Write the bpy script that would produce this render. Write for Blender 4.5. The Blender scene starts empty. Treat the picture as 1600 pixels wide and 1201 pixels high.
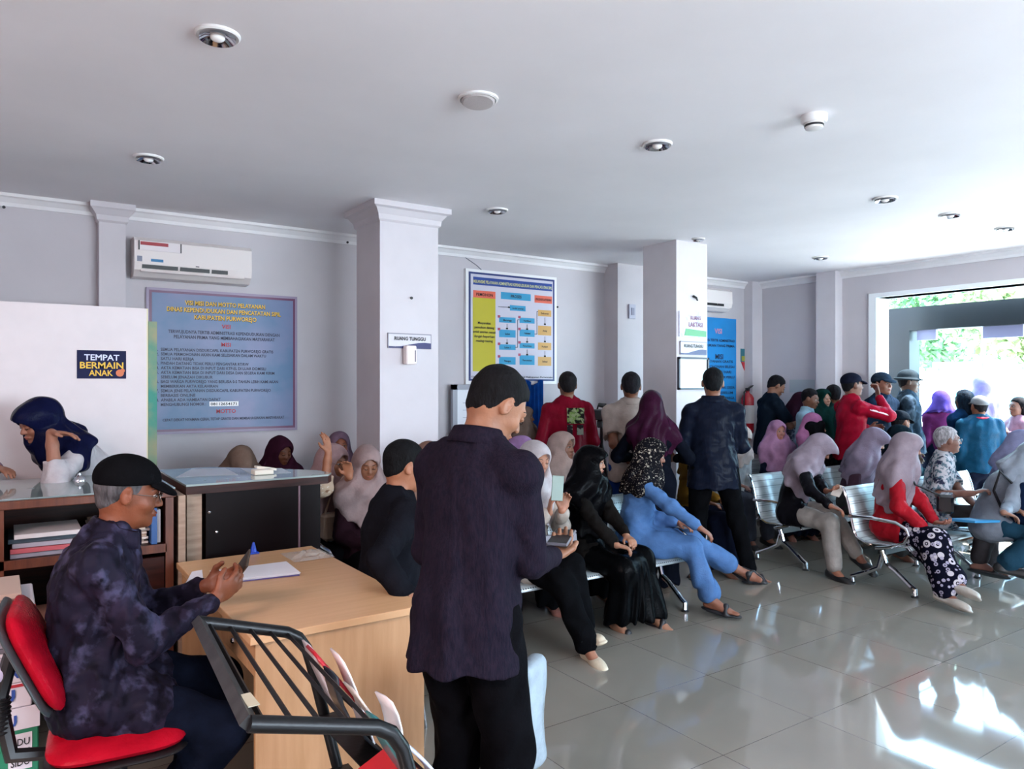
import bpy, math, random
import numpy as np
from mathutils import Vector, Matrix
random.seed(7)
SC = bpy.context.scene
COL = SC.collection
R = math.radians
# ---------------------------------------------------------------- camera, world, lights
FPX, EYE, YAW = 1165.0, 1.6, 55.58
FX, FY = math.cos(R(YAW)), math.sin(R(YAW))
RX, RY = FY, -FX
cam_d = bpy.data.cameras.new('camera'); cam = bpy.data.objects.new('camera', cam_d); COL.objects.link(cam)
cam.location = (0, 0, EYE); cam.rotation_euler = (R(90), 0, R(YAW - 90))
cam_d.sensor_width = 36; cam_d.lens = 36 * FPX / 1600; cam_d.clip_end = 300; cam_d.clip_start = 0.05
SC.camera = cam
SC.view_settings.view_transform = 'Standard'; SC.view_settings.look = 'None'
SC.view_settings.gamma = 1; SC.view_settings.use_curve_mapping = False
SC.view_settings.exposure = 0.84
W = bpy.data.worlds.new('sky'); SC.world = W; W.use_nodes = True
bg = W.node_tree.nodes['Background']
tcw = W.node_tree.nodes.new('ShaderNodeTexCoord'); sepw = W.node_tree.nodes.new('ShaderNodeSeparateXYZ')
rw = W.node_tree.nodes.new('ShaderNodeValToRGB')
W.node_tree.links.new(tcw.outputs['Generated'], sepw.inputs[0]); W.node_tree.links.new(sepw.outputs['Z'], rw.inputs[0])
rw.color_ramp.elements[0].position = 0.0; rw.color_ramp.elements[0].color = (0.54, 0.85, 1.0, 1)
rw.color_ramp.elements[1].position = 0.7; rw.color_ramp.elements[1].color = (0.34, 0.64, 1.0, 1)
W.node_tree.links.new(rw.outputs[0], bg.inputs[0]); bg.inputs[1].default_value = 9.5
SC.cycles.max_bounces = 8; SC.cycles.diffuse_bounces = 5; SC.cycles.glossy_bounces = 4
SC.cycles.sample_clamp_indirect = 6.0

def light(name, kind, loc, rot, power, color, size=None, portal=False):
    l = bpy.data.lights.new(name, kind); o = bpy.data.objects.new(name, l); COL.objects.link(o)
    o.location = loc; o.rotation_euler = rot; l.energy = power; l.color = color
    if kind == 'AREA':
        l.shape = 'RECTANGLE'; l.size, l.size_y = size
        if portal: l.cycles.is_portal = True
    if kind == 'SUN': l.angle = R(0.8)
    return o
sun = light('sun', 'SUN', (20, -6, 20), (R(16), R(25), 0), 20.0, (1.0, 0.97, 0.9))
light('door_daylight', 'AREA', (8.45, 2.5, 1.4), (R(90), 0, R(90)), 1, (1, 1, 1), (4.2, 2.5), True)
light('window_fill', 'AREA', (3.5, -3.2, 1.7), (R(90), 0, 0), 135, (1.0, 0.83, 0.86), (5.0, 1.6))  # pink fill added inside the unseen front window, warms ceiling and walls
light('warm_fill', 'AREA', (-1.9, 0.6, 2.85), (0, 0, 0), 125, (1.0, 0.76, 0.74), (1.6, 1.0))  # added out-of-view fill without a fixture, tints the left side pinkish

def A(px, py, d):
    t = (px - 800) / FPX
    return Vector((d * (FX + RX * t), d * (FY + RY * t), EYE - (py - 600) / FPX * d))
def ceil_at(px, py):
    return A(px, py, (CEIL - EYE) * FPX / (600 - py))
def onY(px, py, Y):
    t = (px - 800) / FPX; return A(px, py, Y / (FY + RY * t))
def onX(px, py, X):
    t = (px - 800) / FPX; return A(px, py, X / (FX + RX * t))
CEIL = 2.93

# ---------------------------------------------------------------- materials
MATS = {}
def srgb(c):
    if isinstance(c, str):
        c = tuple(int(c[i:i + 2], 16) / 255 for i in (0, 2, 4))
        c = tuple(x / 12.92 if x <= 0.04045 else ((x + 0.055) / 1.055) ** 2.4 for x in c)
    return (*c[:3], 1)
def mat(name, col, rough=0.6, metal=0.0, var=0.0, vscale=8.0, bump=0.0, bscale=60.0, stretch=(1, 1, 1), col2=None, coat=0.0, sheen=0.0, spec=0.5, emit=0.0, alpha=1.0, trans=0.0):
    if name in MATS: return MATS[name]
    m = bpy.data.materials.new(name); m.use_nodes = True; nt = m.node_tree; N = nt.nodes; L = nt.links
    b = N['Principled BSDF']; c = srgb(col)
    b.inputs['Base Color'].default_value = c; b.inputs['Roughness'].default_value = rough
    b.inputs['Metallic'].default_value = metal; b.inputs['Specular IOR Level'].default_value = spec
    if coat: b.inputs['Coat Weight'].default_value = coat; b.inputs['Coat Roughness'].default_value = 0.05
    if sheen: b.inputs['Sheen Weight'].default_value = sheen; b.inputs['Sheen Roughness'].default_value = 0.4
    if alpha < 1: b.inputs['Alpha'].default_value = alpha
    if trans: b.inputs['Transmission Weight'].default_value = trans
    if emit: b.inputs['Emission Color'].default_value = c; b.inputs['Emission Strength'].default_value = emit
    if var or bump:
        tc = N.new('ShaderNodeTexCoord'); mp = N.new('ShaderNodeMapping'); L.new(tc.outputs['Object'], mp.inputs[0])
        mp.inputs['Scale'].default_value = stretch
    if var:
        no = N.new('ShaderNodeTexNoise'); no.inputs['Scale'].default_value = vscale; no.inputs['Detail'].default_value = 5
        L.new(mp.outputs[0], no.inputs['Vector'])
        r = N.new('ShaderNodeValToRGB'); L.new(no.outputs['Fac'], r.inputs[0])
        c2 = srgb(col2) if col2 else tuple([x * (1 - var) for x in c[:3]] + [1])
        c1 = c if col2 else tuple([min(1, x * (1 + var * 0.6)) for x in c[:3]] + [1])
        r.color_ramp.elements[0].position = 0.35; r.color_ramp.elements[0].color = c2
        r.color_ramp.elements[1].position = 0.65; r.color_ramp.elements[1].color = c1
        L.new(r.outputs[0], b.inputs['Base Color'])
    if bump:
        n2 = N.new('ShaderNodeTexNoise'); n2.inputs['Scale'].default_value = bscale; n2.inputs['Detail'].default_value = 4
        L.new(mp.outputs[0], n2.inputs['Vector'])
        bp = N.new('ShaderNodeBump'); bp.inputs['Strength'].default_value = bump; bp.inputs['Distance'].default_value = 0.01
        L.new(n2.outputs['Fac'], bp.inputs['Height']); L.new(bp.outputs[0], b.inputs['Normal'])
    MATS[name] = m; return m
def fab(name, col, rough=0.85, var=0.14, **k):
    k.setdefault('bump', 0.25); k.setdefault('bscale', 90.0); k.setdefault('vscale', 14.0)
    col = tuple(x * .62 for x in srgb(col)[:3])
    return mat('cloth_' + name, col, rough, 0, var, spec=0.03, **k)
def pattern(name, base, cols, scale=30.0, kind='voronoi', thr=(0.25, 0.45), rough=0.8):
    """cloth printed with scattered motifs"""
    key = 'print_' + name
    if key in MATS: return MATS[key]
    m = bpy.data.materials.new(key); m.use_nodes = True; nt = m.node_tree; N = nt.nodes; L = nt.links
    b = N['Principled BSDF']; b.inputs['Roughness'].default_value = rough; b.inputs['Specular IOR Level'].default_value = 0.03
    tc = N.new('ShaderNodeTexCoord'); no = N.new('ShaderNodeTexNoise'); no.inputs['Scale'].default_value = scale * 0.5
    L.new(tc.outputs['Object'], no.inputs['Vector'])
    mx = N.new('ShaderNodeMixRGB'); mx.inputs[0].default_value = 0.12 if kind == 'voronoi' else 0.0
    L.new(tc.outputs['Object'], mx.inputs[1]); L.new(no.outputs['Color'], mx.inputs[2])
    cur = tuple(x * .7 for x in srgb(base)[:3]) + (1,)
    prev = None
    for i, c in enumerate(cols):
        if kind == 'noise':
            v = N.new('ShaderNodeTexNoise'); v.inputs['Scale'].default_value = scale * (1 + 0.7 * i); v.inputs['Detail'].default_value = 6
            out = v.outputs['Fac']
        else:
            v = N.new('ShaderNodeTexVoronoi'); v.inputs['Scale'].default_value = scale * (1 + 0.9 * i); out = v.outputs['Distance']
        L.new(mx.outputs[0], v.inputs['Vector'])
        r = N.new('ShaderNodeValToRGB'); L.new(out, r.inputs[0]); e = r.color_ramp.elements
        if kind == 'rings':
            e[0].position = thr[0] * 0.5; e[0].color = (1, 1, 1, 1); e[1].position = thr[0] * 0.55; e[1].color = (0, 0, 0, 1)
            a = e.new(thr[0]); a.color = (0, 0, 0, 1); a = e.new(thr[0] * 1.05); a.color = (1, 1, 1, 1); a = e.new(thr[1]); a.color = (1, 1, 1, 1); a = e.new(thr[1] * 1.08); a.color = (0, 0, 0, 1)
        elif kind == 'noise':
            e[0].position = thr[0]; e[0].color = (0, 0, 0, 1); e[1].position = thr[1]; e[1].color = (1, 1, 1, 1)
        else:
            e[0].position = thr[0]; e[0].color = (1, 1, 1, 1); e[1].position = thr[1]; e[1].color = (0, 0, 0, 1)
        mm = N.new('ShaderNodeMixRGB'); L.new(r.outputs[0], mm.inputs[0]); mm.inputs[2].default_value = tuple(x * .7 for x in srgb(c)[:3]) + (1,)
        if prev: L.new(prev, mm.inputs[1])
        else: mm.inputs[1].default_value = cur
        prev = mm.outputs[0]
    L.new(prev, b.inputs['Base Color']); MATS[key] = m; return m
def wood(name, c1, c2, rough=0.4, scale=6.0, stretch=(1, 1, 12), coat=0.0):
    return mat('wood_' + name, c1, rough, 0, 0.3, scale, 0.05, 40, stretch, c2, coat)

# ---------------------------------------------------------------- mesh building
class MB:
    def __init__(s): s.v = []; s.f = []; s.m = []; s.cur = 0
    def add(s, vs, fs):
        o = len(s.v); s.v += [tuple(v) for v in vs]; s.f += [tuple(o + i for i in f) for f in fs]; s.m += [s.cur] * len(fs); return s
    def box(s, lo, hi, rot=None, about=None, bev=0.0):
        x0, y0, z0 = lo; x1, y1, z1 = hi
        if bev:
            b = bev; P = []
            for (sx, xa) in ((1, x0), (-1, x1)):
                for (sy, ya) in ((1, y0), (-1, y1)):
                    for (sz, za) in ((1, z0), (-1, z1)):
                        P += [(xa, ya + sy * b, za + sz * b), (xa + sx * b, ya, za + sz * b), (xa + sx * b, ya + sy * b, za)]
            import bmesh
            bm = bmesh.new()
            for p in P: bm.verts.new(p)
            bmesh.ops.convex_hull(bm, input=bm.verts)
            bm.verts.ensure_lookup_table(); bm.verts.index_update()
            vs = [v.co.copy() for v in bm.verts]; fs = [[v.index for v in f.verts] for f in bm.faces]; bm.free()
        else:
            vs = [Vector(p) for p in ((x0, y0, z0), (x1, y0, z0), (x1, y1, z0), (x0, y1, z0), (x0, y0, z1), (x1, y0, z1), (x1, y1, z1), (x0, y1, z1))]
            fs = [(0, 3, 2, 1), (4, 5, 6, 7), (0, 1, 5, 4), (1, 2, 6, 5), (2, 3, 7, 6), (3, 0, 4, 7)]
        if rot is not None:
            c = Vector(about) if about is not None else Vector(((x0 + x1) / 2, (y0 + y1) / 2, (z0 + z1) / 2))
            vs = [c + rot @ (Vector(v) - c) for v in vs]
        return s.add(vs, fs)
    def tube(s, path, r, seg=10, closed=False, flat=1.0):
        P = [Vector(p) for p in path]; n = len(P); rs = r if isinstance(r, (list, tuple)) else [r] * n
        o = len(s.v); up = Vector((0, 0, 1)); prev = None
        for i, p in enumerate(P):
            a = P[(i - 1) % n] if (closed or i > 0) else P[i]; b = P[(i + 1) % n] if (closed or i < n - 1) else P[i]
            t = (b - a).normalized()
            if prev is None:
                u = t.cross(up)
                if u.length < 0.05: u = t.cross(Vector((1, 0, 0)))
                u.normalize()
            else:
                u = prev - t * prev.dot(t)
                u.normalize()
            w = t.cross(u); prev = u
            for k in range(seg):
                an = 2 * math.pi * k / seg
                s.v.append(tuple(p + rs[i] * (math.cos(an) * u + flat * math.sin(an) * w)))
        for i in range(n if closed else n - 1):
            for k in range(seg):
                k2 = (k + 1) % seg; i2 = (i + 1) % n
                s.f.append((o + i * seg + k, o + i * seg + k2, o + i2 * seg + k2, o + i2 * seg + k)); s.m.append(s.cur)
        if not closed:
            s.f.append(tuple(o + k for k in range(seg))[::-1]); s.f.append(tuple(o + (n - 1) * seg + k for k in range(seg))); s.m += [s.cur] * 2
        return s
    def lathe(s, prof, c, axis=(0, 0, 1), seg=28, cap=True):
        ax = Vector(axis).normalized(); u = ax.cross(Vector((0, 1, 0)))
        if u.length < .1: u = ax.cross(Vector((1, 0, 0)))
        u.normalize(); w = ax.cross(u); c = Vector(c); o = len(s.v)
        for r, h in prof:
            for k in range(seg):
                an = 2 * math.pi * k / seg; s.v.append(tuple(c + ax * h + r * (math.cos(an) * u + math.sin(an) * w)))
        for i in range(len(prof) - 1):
            for k in range(seg):
                k2 = (k + 1) % seg; s.f.append((o + i * seg + k, o + i * seg + k2, o + (i + 1) * seg + k2, o + (i + 1) * seg + k)); s.m.append(s.cur)
        if cap:
            s.f.append(tuple(o + k for k in range(seg))[::-1]); s.f.append(tuple(o + (len(prof) - 1) * seg + k for k in range(seg))); s.m += [s.cur] * 2
        return s
    def prism(s, poly, off):
        """poly = list of 3D points, extruded by vector off"""
        n = len(poly); off = Vector(off); vs = [Vector(p) for p in poly] + [Vector(p) + off for p in poly]
        fs = [tuple(range(n))[::-1], tuple(range(n, 2 * n))] + [(i, (i + 1) % n, n + (i + 1) % n, n + i) for i in range(n)]
        return s.add(vs, fs)
    def ball(s, c, r, rot=None, seg=14, rings=9):
        r = r if isinstance(r, (tuple, list)) else (r, r, r); c = Vector(c); vs = []; fs = []
        for i in range(rings + 1):
            th = math.pi * i / rings
            for k in range(seg):
                ph = 2 * math.pi * k / seg
                p = Vector((r[0] * math.sin(th) * math.cos(ph), r[1] * math.sin(th) * math.sin(ph), r[2] * math.cos(th)))
                vs.append(c + (rot @ p if rot is not None else p))
        for i in range(rings):
            for k in range(seg):
                k2 = (k + 1) % seg; fs.append((i * seg + k, (i + 1) * seg + k, (i + 1) * seg + k2, i * seg + k2))
        return s.add(vs, fs)
def tag(o, label=None, cat=None, group=None, kind=None):
    if label: o['label'] = label
    if cat: o['category'] = cat
    if group: o['group'] = group
    if kind: o['kind'] = kind
    return o
def empty(name, loc, label=None, cat=None, group=None, rz=0.0):
    o = bpy.data.objects.new(name, None); COL.objects.link(o); o.empty_display_size = 0.1
    o.location = loc; o.rotation_euler = (0, 0, rz); return tag(o, label, cat, group)
def depth_ok(p):
    k = 0
    while p: k += 1; p = p.parent
    return k
def hook(o, parent):
    o.parent = parent
    m = Matrix.Identity(4); chain = []; p = parent
    while p is not None: chain.append(p); p = p.parent
    for q in reversed(chain): m = m @ q.matrix_parent_inverse @ q.matrix_basis
    o.matrix_parent_inverse = m.inverted()
def link(name, me, m, parent=None, smooth=False, smooth_angle=None):
    ms = m if isinstance(m, (list, tuple)) else [m]
    for x in ms: me.materials.append(x)
    o = bpy.data.objects.new(name, me); COL.objects.link(o)
    if parent is not None: hook(o, parent)
    return o
def obj(name, mb, m, parent=None, smooth=False):
    vs = mb.v; me = bpy.data.meshes.new(name); base = Vector((0, 0, 0))
    if parent is None:
        a = np.array(vs); lo = a.min(0); hi = a.max(0); base = Vector(((lo[0] + hi[0]) / 2, (lo[1] + hi[1]) / 2, lo[2]))
        vs = [tuple(Vector(v) - base) for v in vs]
    me.from_pydata(vs, [], mb.f); me.validate(); 
    if len(me.polygons) == len(mb.m): me.polygons.foreach_set('material_index', mb.m)
    if smooth:
        me.polygons.foreach_set('use_smooth', [True] * len(me.polygons))
        try: me.set_sharp_from_angle(angle=R(35))
        except Exception: pass
    me.update(); o = link(name, me, m, parent); o.location = base if parent is None else o.location
    return o
def struct(name, mb, m, smooth=False):
    return tag(obj(name, mb, m, None, smooth), kind='structure')
def copy_tree(o, parent=None):
    c = o.copy(); COL.objects.link(c); c.parent = parent
    if parent is not None: c.matrix_parent_inverse = o.matrix_parent_inverse.copy()
    for ch in list(o.children): copy_tree(ch, c)
    return c
def thing(name, mb, m, label, cat, group=None, smooth=False):
    return tag(obj(name, mb, m, None, smooth), label, cat, group)
FONT = None
def text(mb, s, size, org, right, up, align='CENTER', width=None, out=0.002, bold=0.012):
    """lettering geometry appended to a mesh builder; org = anchor at the baseline"""
    cu = bpy.data.curves.new('txt', 'FONT'); cu.body = s; cu.size = 1.0; cu.align_x = 'LEFT'; cu.offset = bold; cu.resolution_u = 2
    o = bpy.data.objects.new('txt', cu); COL.objects.link(o)
    bpy.context.view_layer.update(); dg = bpy.context.evaluated_depsgraph_get(); me = o.evaluated_get(dg).to_mesh()
    vs = [v.co.copy() for v in me.vertices]; fs = [tuple(p.vertices) for p in me.polygons]
    o.evaluated_get(dg).to_mesh_clear(); bpy.data.objects.remove(o); bpy.data.curves.remove(cu)
    if not vs: return
    x0 = min(v.x for v in vs); x1 = max(v.x for v in vs); w = x1 - x0
    sx = size if width is None else width / max(w, 1e-6); off = {'CENTER': -(x0 + w / 2), 'LEFT': -x0, 'RIGHT': -x1}[align]
    right = Vector(right).normalized(); up = Vector(up).normalized(); n = right.cross(up); org = Vector(org)
    mb.add([org + right * ((v.x + off) * sx) + up * (v.y * size) + n * out for v in vs], fs)
# ---------------------------------------------------------------- the setting
XW, YW = 8.18, 6.3
X0, Y0 = -3.6, -3.4
m_wall = mat('painted_wall', 'bfb9bd', 0.7, var=0.05, vscale=1.6, bump=0.08, bscale=14)
m_ceil = mat('painted_ceiling', 'e6e3e6', 0.75, var=0.05, vscale=0.9, bump=0.12, bscale=3.0)
m_trim = mat('painted_trim', 'dedbdc', 0.6, var=0.05, vscale=3)
# glossy floor tiles
mf = bpy.data.materials.new('polished_floor_tiles'); mf.use_nodes = True
N = mf.node_tree.nodes; L = mf.node_tree.links; b = N['Principled BSDF']
geo = N.new('ShaderNodeNewGeometry'); mp = N.new('ShaderNodeMapping'); L.new(geo.outputs['Position'], mp.inputs[0])
mp.inputs['Location'].default_value = (-3.21 + 0.638 * 20, -2.14 + 0.638 * 20, 0)
br = N.new('ShaderNodeTexBrick'); L.new(mp.outputs[0], br.inputs['Vector'])
br.offset = 0; br.squash = 1; br.inputs['Scale'].default_value = 1.0; br.inputs['Brick Width'].default_value = 0.638; br.inputs['Row Height'].default_value = 0.638
br.inputs['Mortar Size'].default_value = 0.0016; br.inputs['Mortar Smooth'].default_value = 0.2; br.inputs['Bias'].default_value = 0
br.inputs['Color1'].default_value = srgb('8c877d'); br.inputs['Color2'].default_value = srgb('918c82'); br.inputs['Mortar'].default_value = srgb('4c4844')
nz = N.new('ShaderNodeTexNoise'); nz.inputs['Scale'].default_value = 2.2; nz.inputs['Detail'].default_value = 5; L.new(geo.outputs['Position'], nz.inputs['Vector'])
mxr = N.new('ShaderNodeMixRGB'); mxr.blend_type = 'MULTIPLY'; mxr.inputs[0].default_value = 0.25; L.new(br.outputs['Color'], mxr.inputs[1]); L.new(nz.outputs['Fac'], mxr.inputs[2])
L.new(mxr.outputs[0], b.inputs['Base Color'])
rr = N.new('ShaderNodeMapRange'); L.new(nz.outputs['Fac'], rr.inputs[0]); rr.inputs[3].default_value = 0.03; rr.inputs[4].default_value = 0.075; L.new(rr.outputs[0], b.inputs['Roughness'])
b.inputs['Specular IOR Level'].default_value = 1.0
struct('floor', MB().box((X0, Y0, -0.12), (XW + 0.3, YW + 0.2, 0.0)), mf)
struct('ceiling', MB().box((X0 - .2, Y0 - .2, CEIL), (XW + 0.15, YW + 0.2, CEIL + 0.2)), m_ceil)
struct('wall_back', MB().box((X0, YW, 0), (XW + 0.15, YW + 0.2, CEIL)), m_wall)
DY0, DY1, DZ = 0.55, 4.66, 2.58          # street door opening in the right wall
w = MB().box((XW, DY1, 0), (XW + 0.2, YW, CEIL)).box((XW, DY0, DZ), (XW + 0.2, DY1, CEIL)).box((XW, Y0, 0), (XW + 0.2, DY0, CEIL))
struct('wall_right', w, m_wall)
w = MB().box((X0, Y0 - .2, 0), (0.8, Y0, CEIL)).box((0.8, Y0 - .2, 0), (6.2, Y0, 0.9)).box((0.8, Y0 - .2, 2.5), (6.2, Y0, CEIL)).box((6.2, Y0 - .2, 0), (XW + .2, Y0, CEIL))
struct('wall_front', w, m_wall)
struct('wall_left', MB().box((X0 - .2, Y0, 0), (X0, YW, CEIL)), m_wall)
# cornice (stepped crown) along the back wall and the right wall
def crown(x0, x1):
    P = [(0, -.085), (-.012, -.085), (-.018, -.06), (-.045, -.03), (-.06, -.022), (-.06, 0), (0, 0)]
    return MB().prism([(x0, YW + a, CEIL + b_) for a, b_ in P], (x1 - x0, 0, 0))
struct('trim_1', crown(X0, XW), m_trim)
P = [(0, -.085), (-.012, -.085), (-.018, -.06), (-.045, -.03), (-.06, -.022), (-.06, 0), (0, 0)]
struct('trim_2', MB().prism([(XW + a, Y0, CEIL + b_) for a, b_ in P], (0, YW - Y0, 0)), m_trim)
struct('baseboard_back', MB().box((X0, YW - .012, 0), (XW, YW, 0.1)), mat('tile_skirting', '8d8882', 0.2))
struct('baseboard_right', MB().box((XW - .012, DY1, 0), (XW, YW - .012, 0.1)), MATS['tile_skirting'])
def capital(mb, x0, y0, x1, y1, k=0.075):
    lv = [(0, -.14), (.015, -.125), (.02, -.09), (.05, -.05), (k, -.04), (k, 0)]
    o = len(mb.v)
    for e, h in lv: mb.v += [(x0 - e, y0 - e, CEIL + h), (x1 + e, y0 - e, CEIL + h), (x1 + e, y1 + e, CEIL + h), (x0 - e, y1 + e, CEIL + h)]
    for i in range(len(lv) - 1):
        for q in range(4): mb.f.append((o + 4 * i + q, o + 4 * i + (q + 1) % 4, o + 4 * i + 4 + (q + 1) % 4, o + 4 * i + 4 + q)); mb.m.append(0)
    return mb
m_pil = mat('painted_pillar', 'c9c3c7', 0.65, var=0.05, vscale=2.5, bump=0.08, bscale=14)
struct('trim_3', capital(MB().box((2.27, 5.01, 0), (2.75, 5.44, CEIL)), 2.27, 5.01, 2.75, 5.44), m_pil)
struct('trim_4', MB().box((5.12, 4.80, 0), (5.54, 5.23, CEIL)), m_pil)
struct('trim_5', capital(MB().box((.59, 6.2, 0), (.765, YW, CEIL)), .59, 6.2, .765, YW, .06), m_pil)
struct('trim_6', MB().box((5.57, 6.08, 0), (6.1, YW, CEIL)), m_pil)
struct('trim_7', MB().box((8.04, 5.05, 0), (XW, 5.3, CEIL)), m_pil)
struct('trim_8', MB().box((7.98, 6.17, 0), (XW, YW, CEIL)), m_pil)
# window in the unseen front wall and its bars
fr = MB()
for x in (0.8, 2.55, 4.3, 6.15): fr.box((x, Y0 - .12, .9), (x + .05, Y0 - .07, 2.5))
for z in (.9, 2.45): fr.box((.8, Y0 - .12, z), (6.2, Y0 - .07, z + .05))
struct('window_1', fr, mat('aluminium', 'b9bcc0', 0.35, 0.9))
# street door: white reveal, dark portal standing just outside
m_dark = mat('portal_panel', '10181c', 0.45, 0.1, var=0.1, vscale=3)
pt = MB().box((8.75, 4.56, 0), (8.98, 4.84, 2.23)).box((8.75, 0.2, 2.23), (8.98, 4.84, 2.5)).box((8.75, 0.2, 0), (8.98, 0.5, 2.23))
struct('door_1', pt, m_dark)
rv = MB().box((XW - .03, DY1 - .04, 0), (XW + .23, DY1 + .05, DZ + .05)).box((XW - .03, DY0, DZ), (XW + .23, DY1 - .04, DZ + .05))
struct('trim_9', rv, mat('white_frame', 'e8ecee', 0.4))
# outside
m_pave = mat('sunlit_paving', 'cfcabf', 0.8, var=0.1, vscale=2)
struct('ground', MB().box((XW + .3, -25, -0.3), (60, 45, -0.02)), m_pave)
f = empty('boundary_wall', (19, 8, -.02), 'turquoise street wall with pale bands beyond the open door', 'wall')
m_tq = mat('turquoise_paint', '86d2d6', 0.6, var=0.1); m_cr = mat('cream_paint', 'e8e6dc', 0.6)
obj('panel', MB().box((19, 1, 0), (19.3, 9.3, 2.0)), m_tq, f)
obj('coping', MB().box((18.93, 1, 2.0), (19.37, 9.3, 2.14)).box((18.96, 1, 1.45), (19.02, 9.3, 1.6)), m_cr, f)
for y in (1.2, 2.6, 4.0, 5.4, 6.8, 8.2, 9.2): obj('pier', MB().box((18.9, y, 0), (19, y + .22, 2.0)), m_cr, f)
f = empty('arched_sign_board', (17, 5.35, -.02), 'grey arched board beside the turquoise street wall', 'sign')
aw = [(17, 5.0, 0.3), (17, 5.7, 0.3)] + [(17, 5.35 + .35 * math.cos(a), 1.6 + .35 * math.sin(a)) for a in [math.pi * k / 10 for k in range(11)]]
obj('board', MB().prism(aw, (.05, 0, 0)), mat('grey_board', '8f9aa5', 0.5), f); obj('post', MB().box((17.01, 5.32, 0), (17.05, 5.38, .35)), MATS['aluminium'], f)
m_leaf = [mat('leaves_%d' % i, c, 0.6, var=0.3, vscale=2) for i, c in enumerate(('8aa56a', '6f9460', 'aab682'))]
m_bark = mat('bark', '5a4a3c', 0.9, bump=.5)
def tree(x, y, h, r, k, label):
    t = empty('tree', (x, y, 0), label, 'tree', None)
    rg = np.random.RandomState(int(x * 7 + y * 13) % 1000)
    obj('trunk', MB().tube([(x, y, -.02), (x + .1, y, h * .35), (x, y + .1, h * .7)], [.16, .12, .06]), m_bark, t)
    n = 5000; c = rg.normal(size=(n, 3)); c /= np.linalg.norm(c, axis=1)[:, None]; c *= (rg.rand(n, 1) ** .45) * r
    lump = 1 + .25 * np.sin(c[:, 0:1] * 3) * np.cos(c[:, 1:2] * 2.6); c = c * lump * (1, 1, .8) + (x, y, h * .68)
    a = rg.normal(size=(n, 3)); a /= np.linalg.norm(a, axis=1)[:, None]; bb = np.cross(a, rg.normal(size=(n, 3))); bb /= np.linalg.norm(bb, axis=1)[:, None]
    V = np.stack([c - a * .14, c + bb * .06, c + a * .14, c - bb * .06], 1).reshape(-1, 3)
    me = bpy.data.meshes.new('foliage'); me.from_pydata(V.tolist(), [], np.arange(4 * n).reshape(n, 4).tolist()); link('foliage', me, m_leaf[k], t)
tree(14.5, 9.4, 4.2, 1.5, 0, 'leafy green tree standing nearest the left door jamb outside')
tree(17.0, 6.2, 4.6, 1.5, 2, 'pale yellow-green tree in the middle of the open door view')
tree(23, 11.0, 5.5, 2.4, 1, 'tall dark green tree behind the turquoise street wall')
tree(24, 4.4, 5.0, 2.2, 1, 'dark green tree at the right edge of the door view')
# hanging boards and pole at the entrance
def hang(px0, px1, y0, y1, label):
    a = onX(px0, y0, 8.86); b2 = onX(px1, y1, 8.86)
    t = thing('hanging_sign', MB().box((8.84, b2.y, b2.z), (8.88, a.y, 2.235)), mat('lilac_board', '8f93b4', 0.5), label, 'sign')
hang(1434, 1464, 518, 530, 'small grey-violet board hanging under the entrance beam, left one')
hang(1537, 1600, 515, 525, 'wide grey-violet board hanging under the entrance beam, right one')
a = onX(1537, 600, 9.9)
thing('pole', MB().tube([(a.x, a.y, -.02), (a.x, a.y, 2.6)], .025), MATS['aluminium'], 'thin metal pole outside the door under the wide hanging board', 'pole')
# ceiling fittings
m_chr = mat('chrome', 'c9ccd2', 0.08, 1.0); m_white = mat('white_plastic', 'e6e4e4', 0.35); m_blk = mat('black_plastic', '101012', 0.4)
m_bulb = mat('frosted_bulb', 'f2f0ee', 0.2)
m_rim = mat('white_rim', 'dcdad9', 0.45)
def downlight(px, py, label, r=0.085, group='round downlights in the ceiling'):
    c = ceil_at(px, py); t = empty('downlight', (c.x, c.y, CEIL), label, 'ceiling light', group)
    obj('trim_ring', MB().lathe([(r, 0), (r, -.008), (r * .93, -.013), (r * .80, -.010), (r * .78, -.002)], (c.x, c.y, CEIL), cap=False), m_rim, t, True)
    obj('reflector', MB().lathe([(r * .80, -.006), (r * .7, .0), (r * .5, .012), (r * .25, .018), (.001, .02)], (c.x, c.y, CEIL - .016), cap=False), m_chr, t, True)
    obj('bulb', MB().ball((c.x, c.y, CEIL - .012), (r * .34, r * .34, r * .2)), m_bulb, t, True)
for px, py, l, r in ((340, 53, 'largest round chrome downlight at the upper left of the ceiling', .083), (232, 245, 'round chrome downlight above the left wall air conditioner', .083),
                     (1027, 224, 'round chrome downlight in the middle of the ceiling', .083), (777, 327, 'round chrome downlight just right of the nearer pillar', .083),
                     (1383, 309, 'round chrome downlight at the right, nearest of the four towards the door', .083), (1485, 334, 'faint round downlight second nearest to the door beam', .083),
                     (1571, 355, 'faint round downlight at the far right edge of the ceiling', .083), (1282, 401, 'round chrome downlight near the far corner above the door wall', .083),
                     (1091, 372, 'small downlight touching the top of the farther pillar', .06)):
    downlight(px, py, l, r)
c = ceil_at(747, 153)
t = empty('ceiling_speaker', (c.x, c.y, CEIL), 'flat round white ceiling disc hanging slightly loose', 'ceiling speaker')
obj('ring', MB().lathe([(.095, 0), (.095, -.008), (.085, -.012), (.08, -.004)], (c.x, c.y, CEIL), cap=False), m_rim, t, True)
obj('cover', MB().lathe([(.001, -.022), (.07, -.020), (.078, -.014), (.078, -.004)], (c.x, c.y, CEIL - .004), axis=(.06, .1, 1)), mat('grey_grille', 'b5aeae', .6, bump=.3, bscale=300), t, True)
c = ceil_at(1272, 180)
t = empty('smoke_detector', (c.x, c.y, CEIL), 'white round smoke detector standing proud of the ceiling', 'smoke detector')
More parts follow.
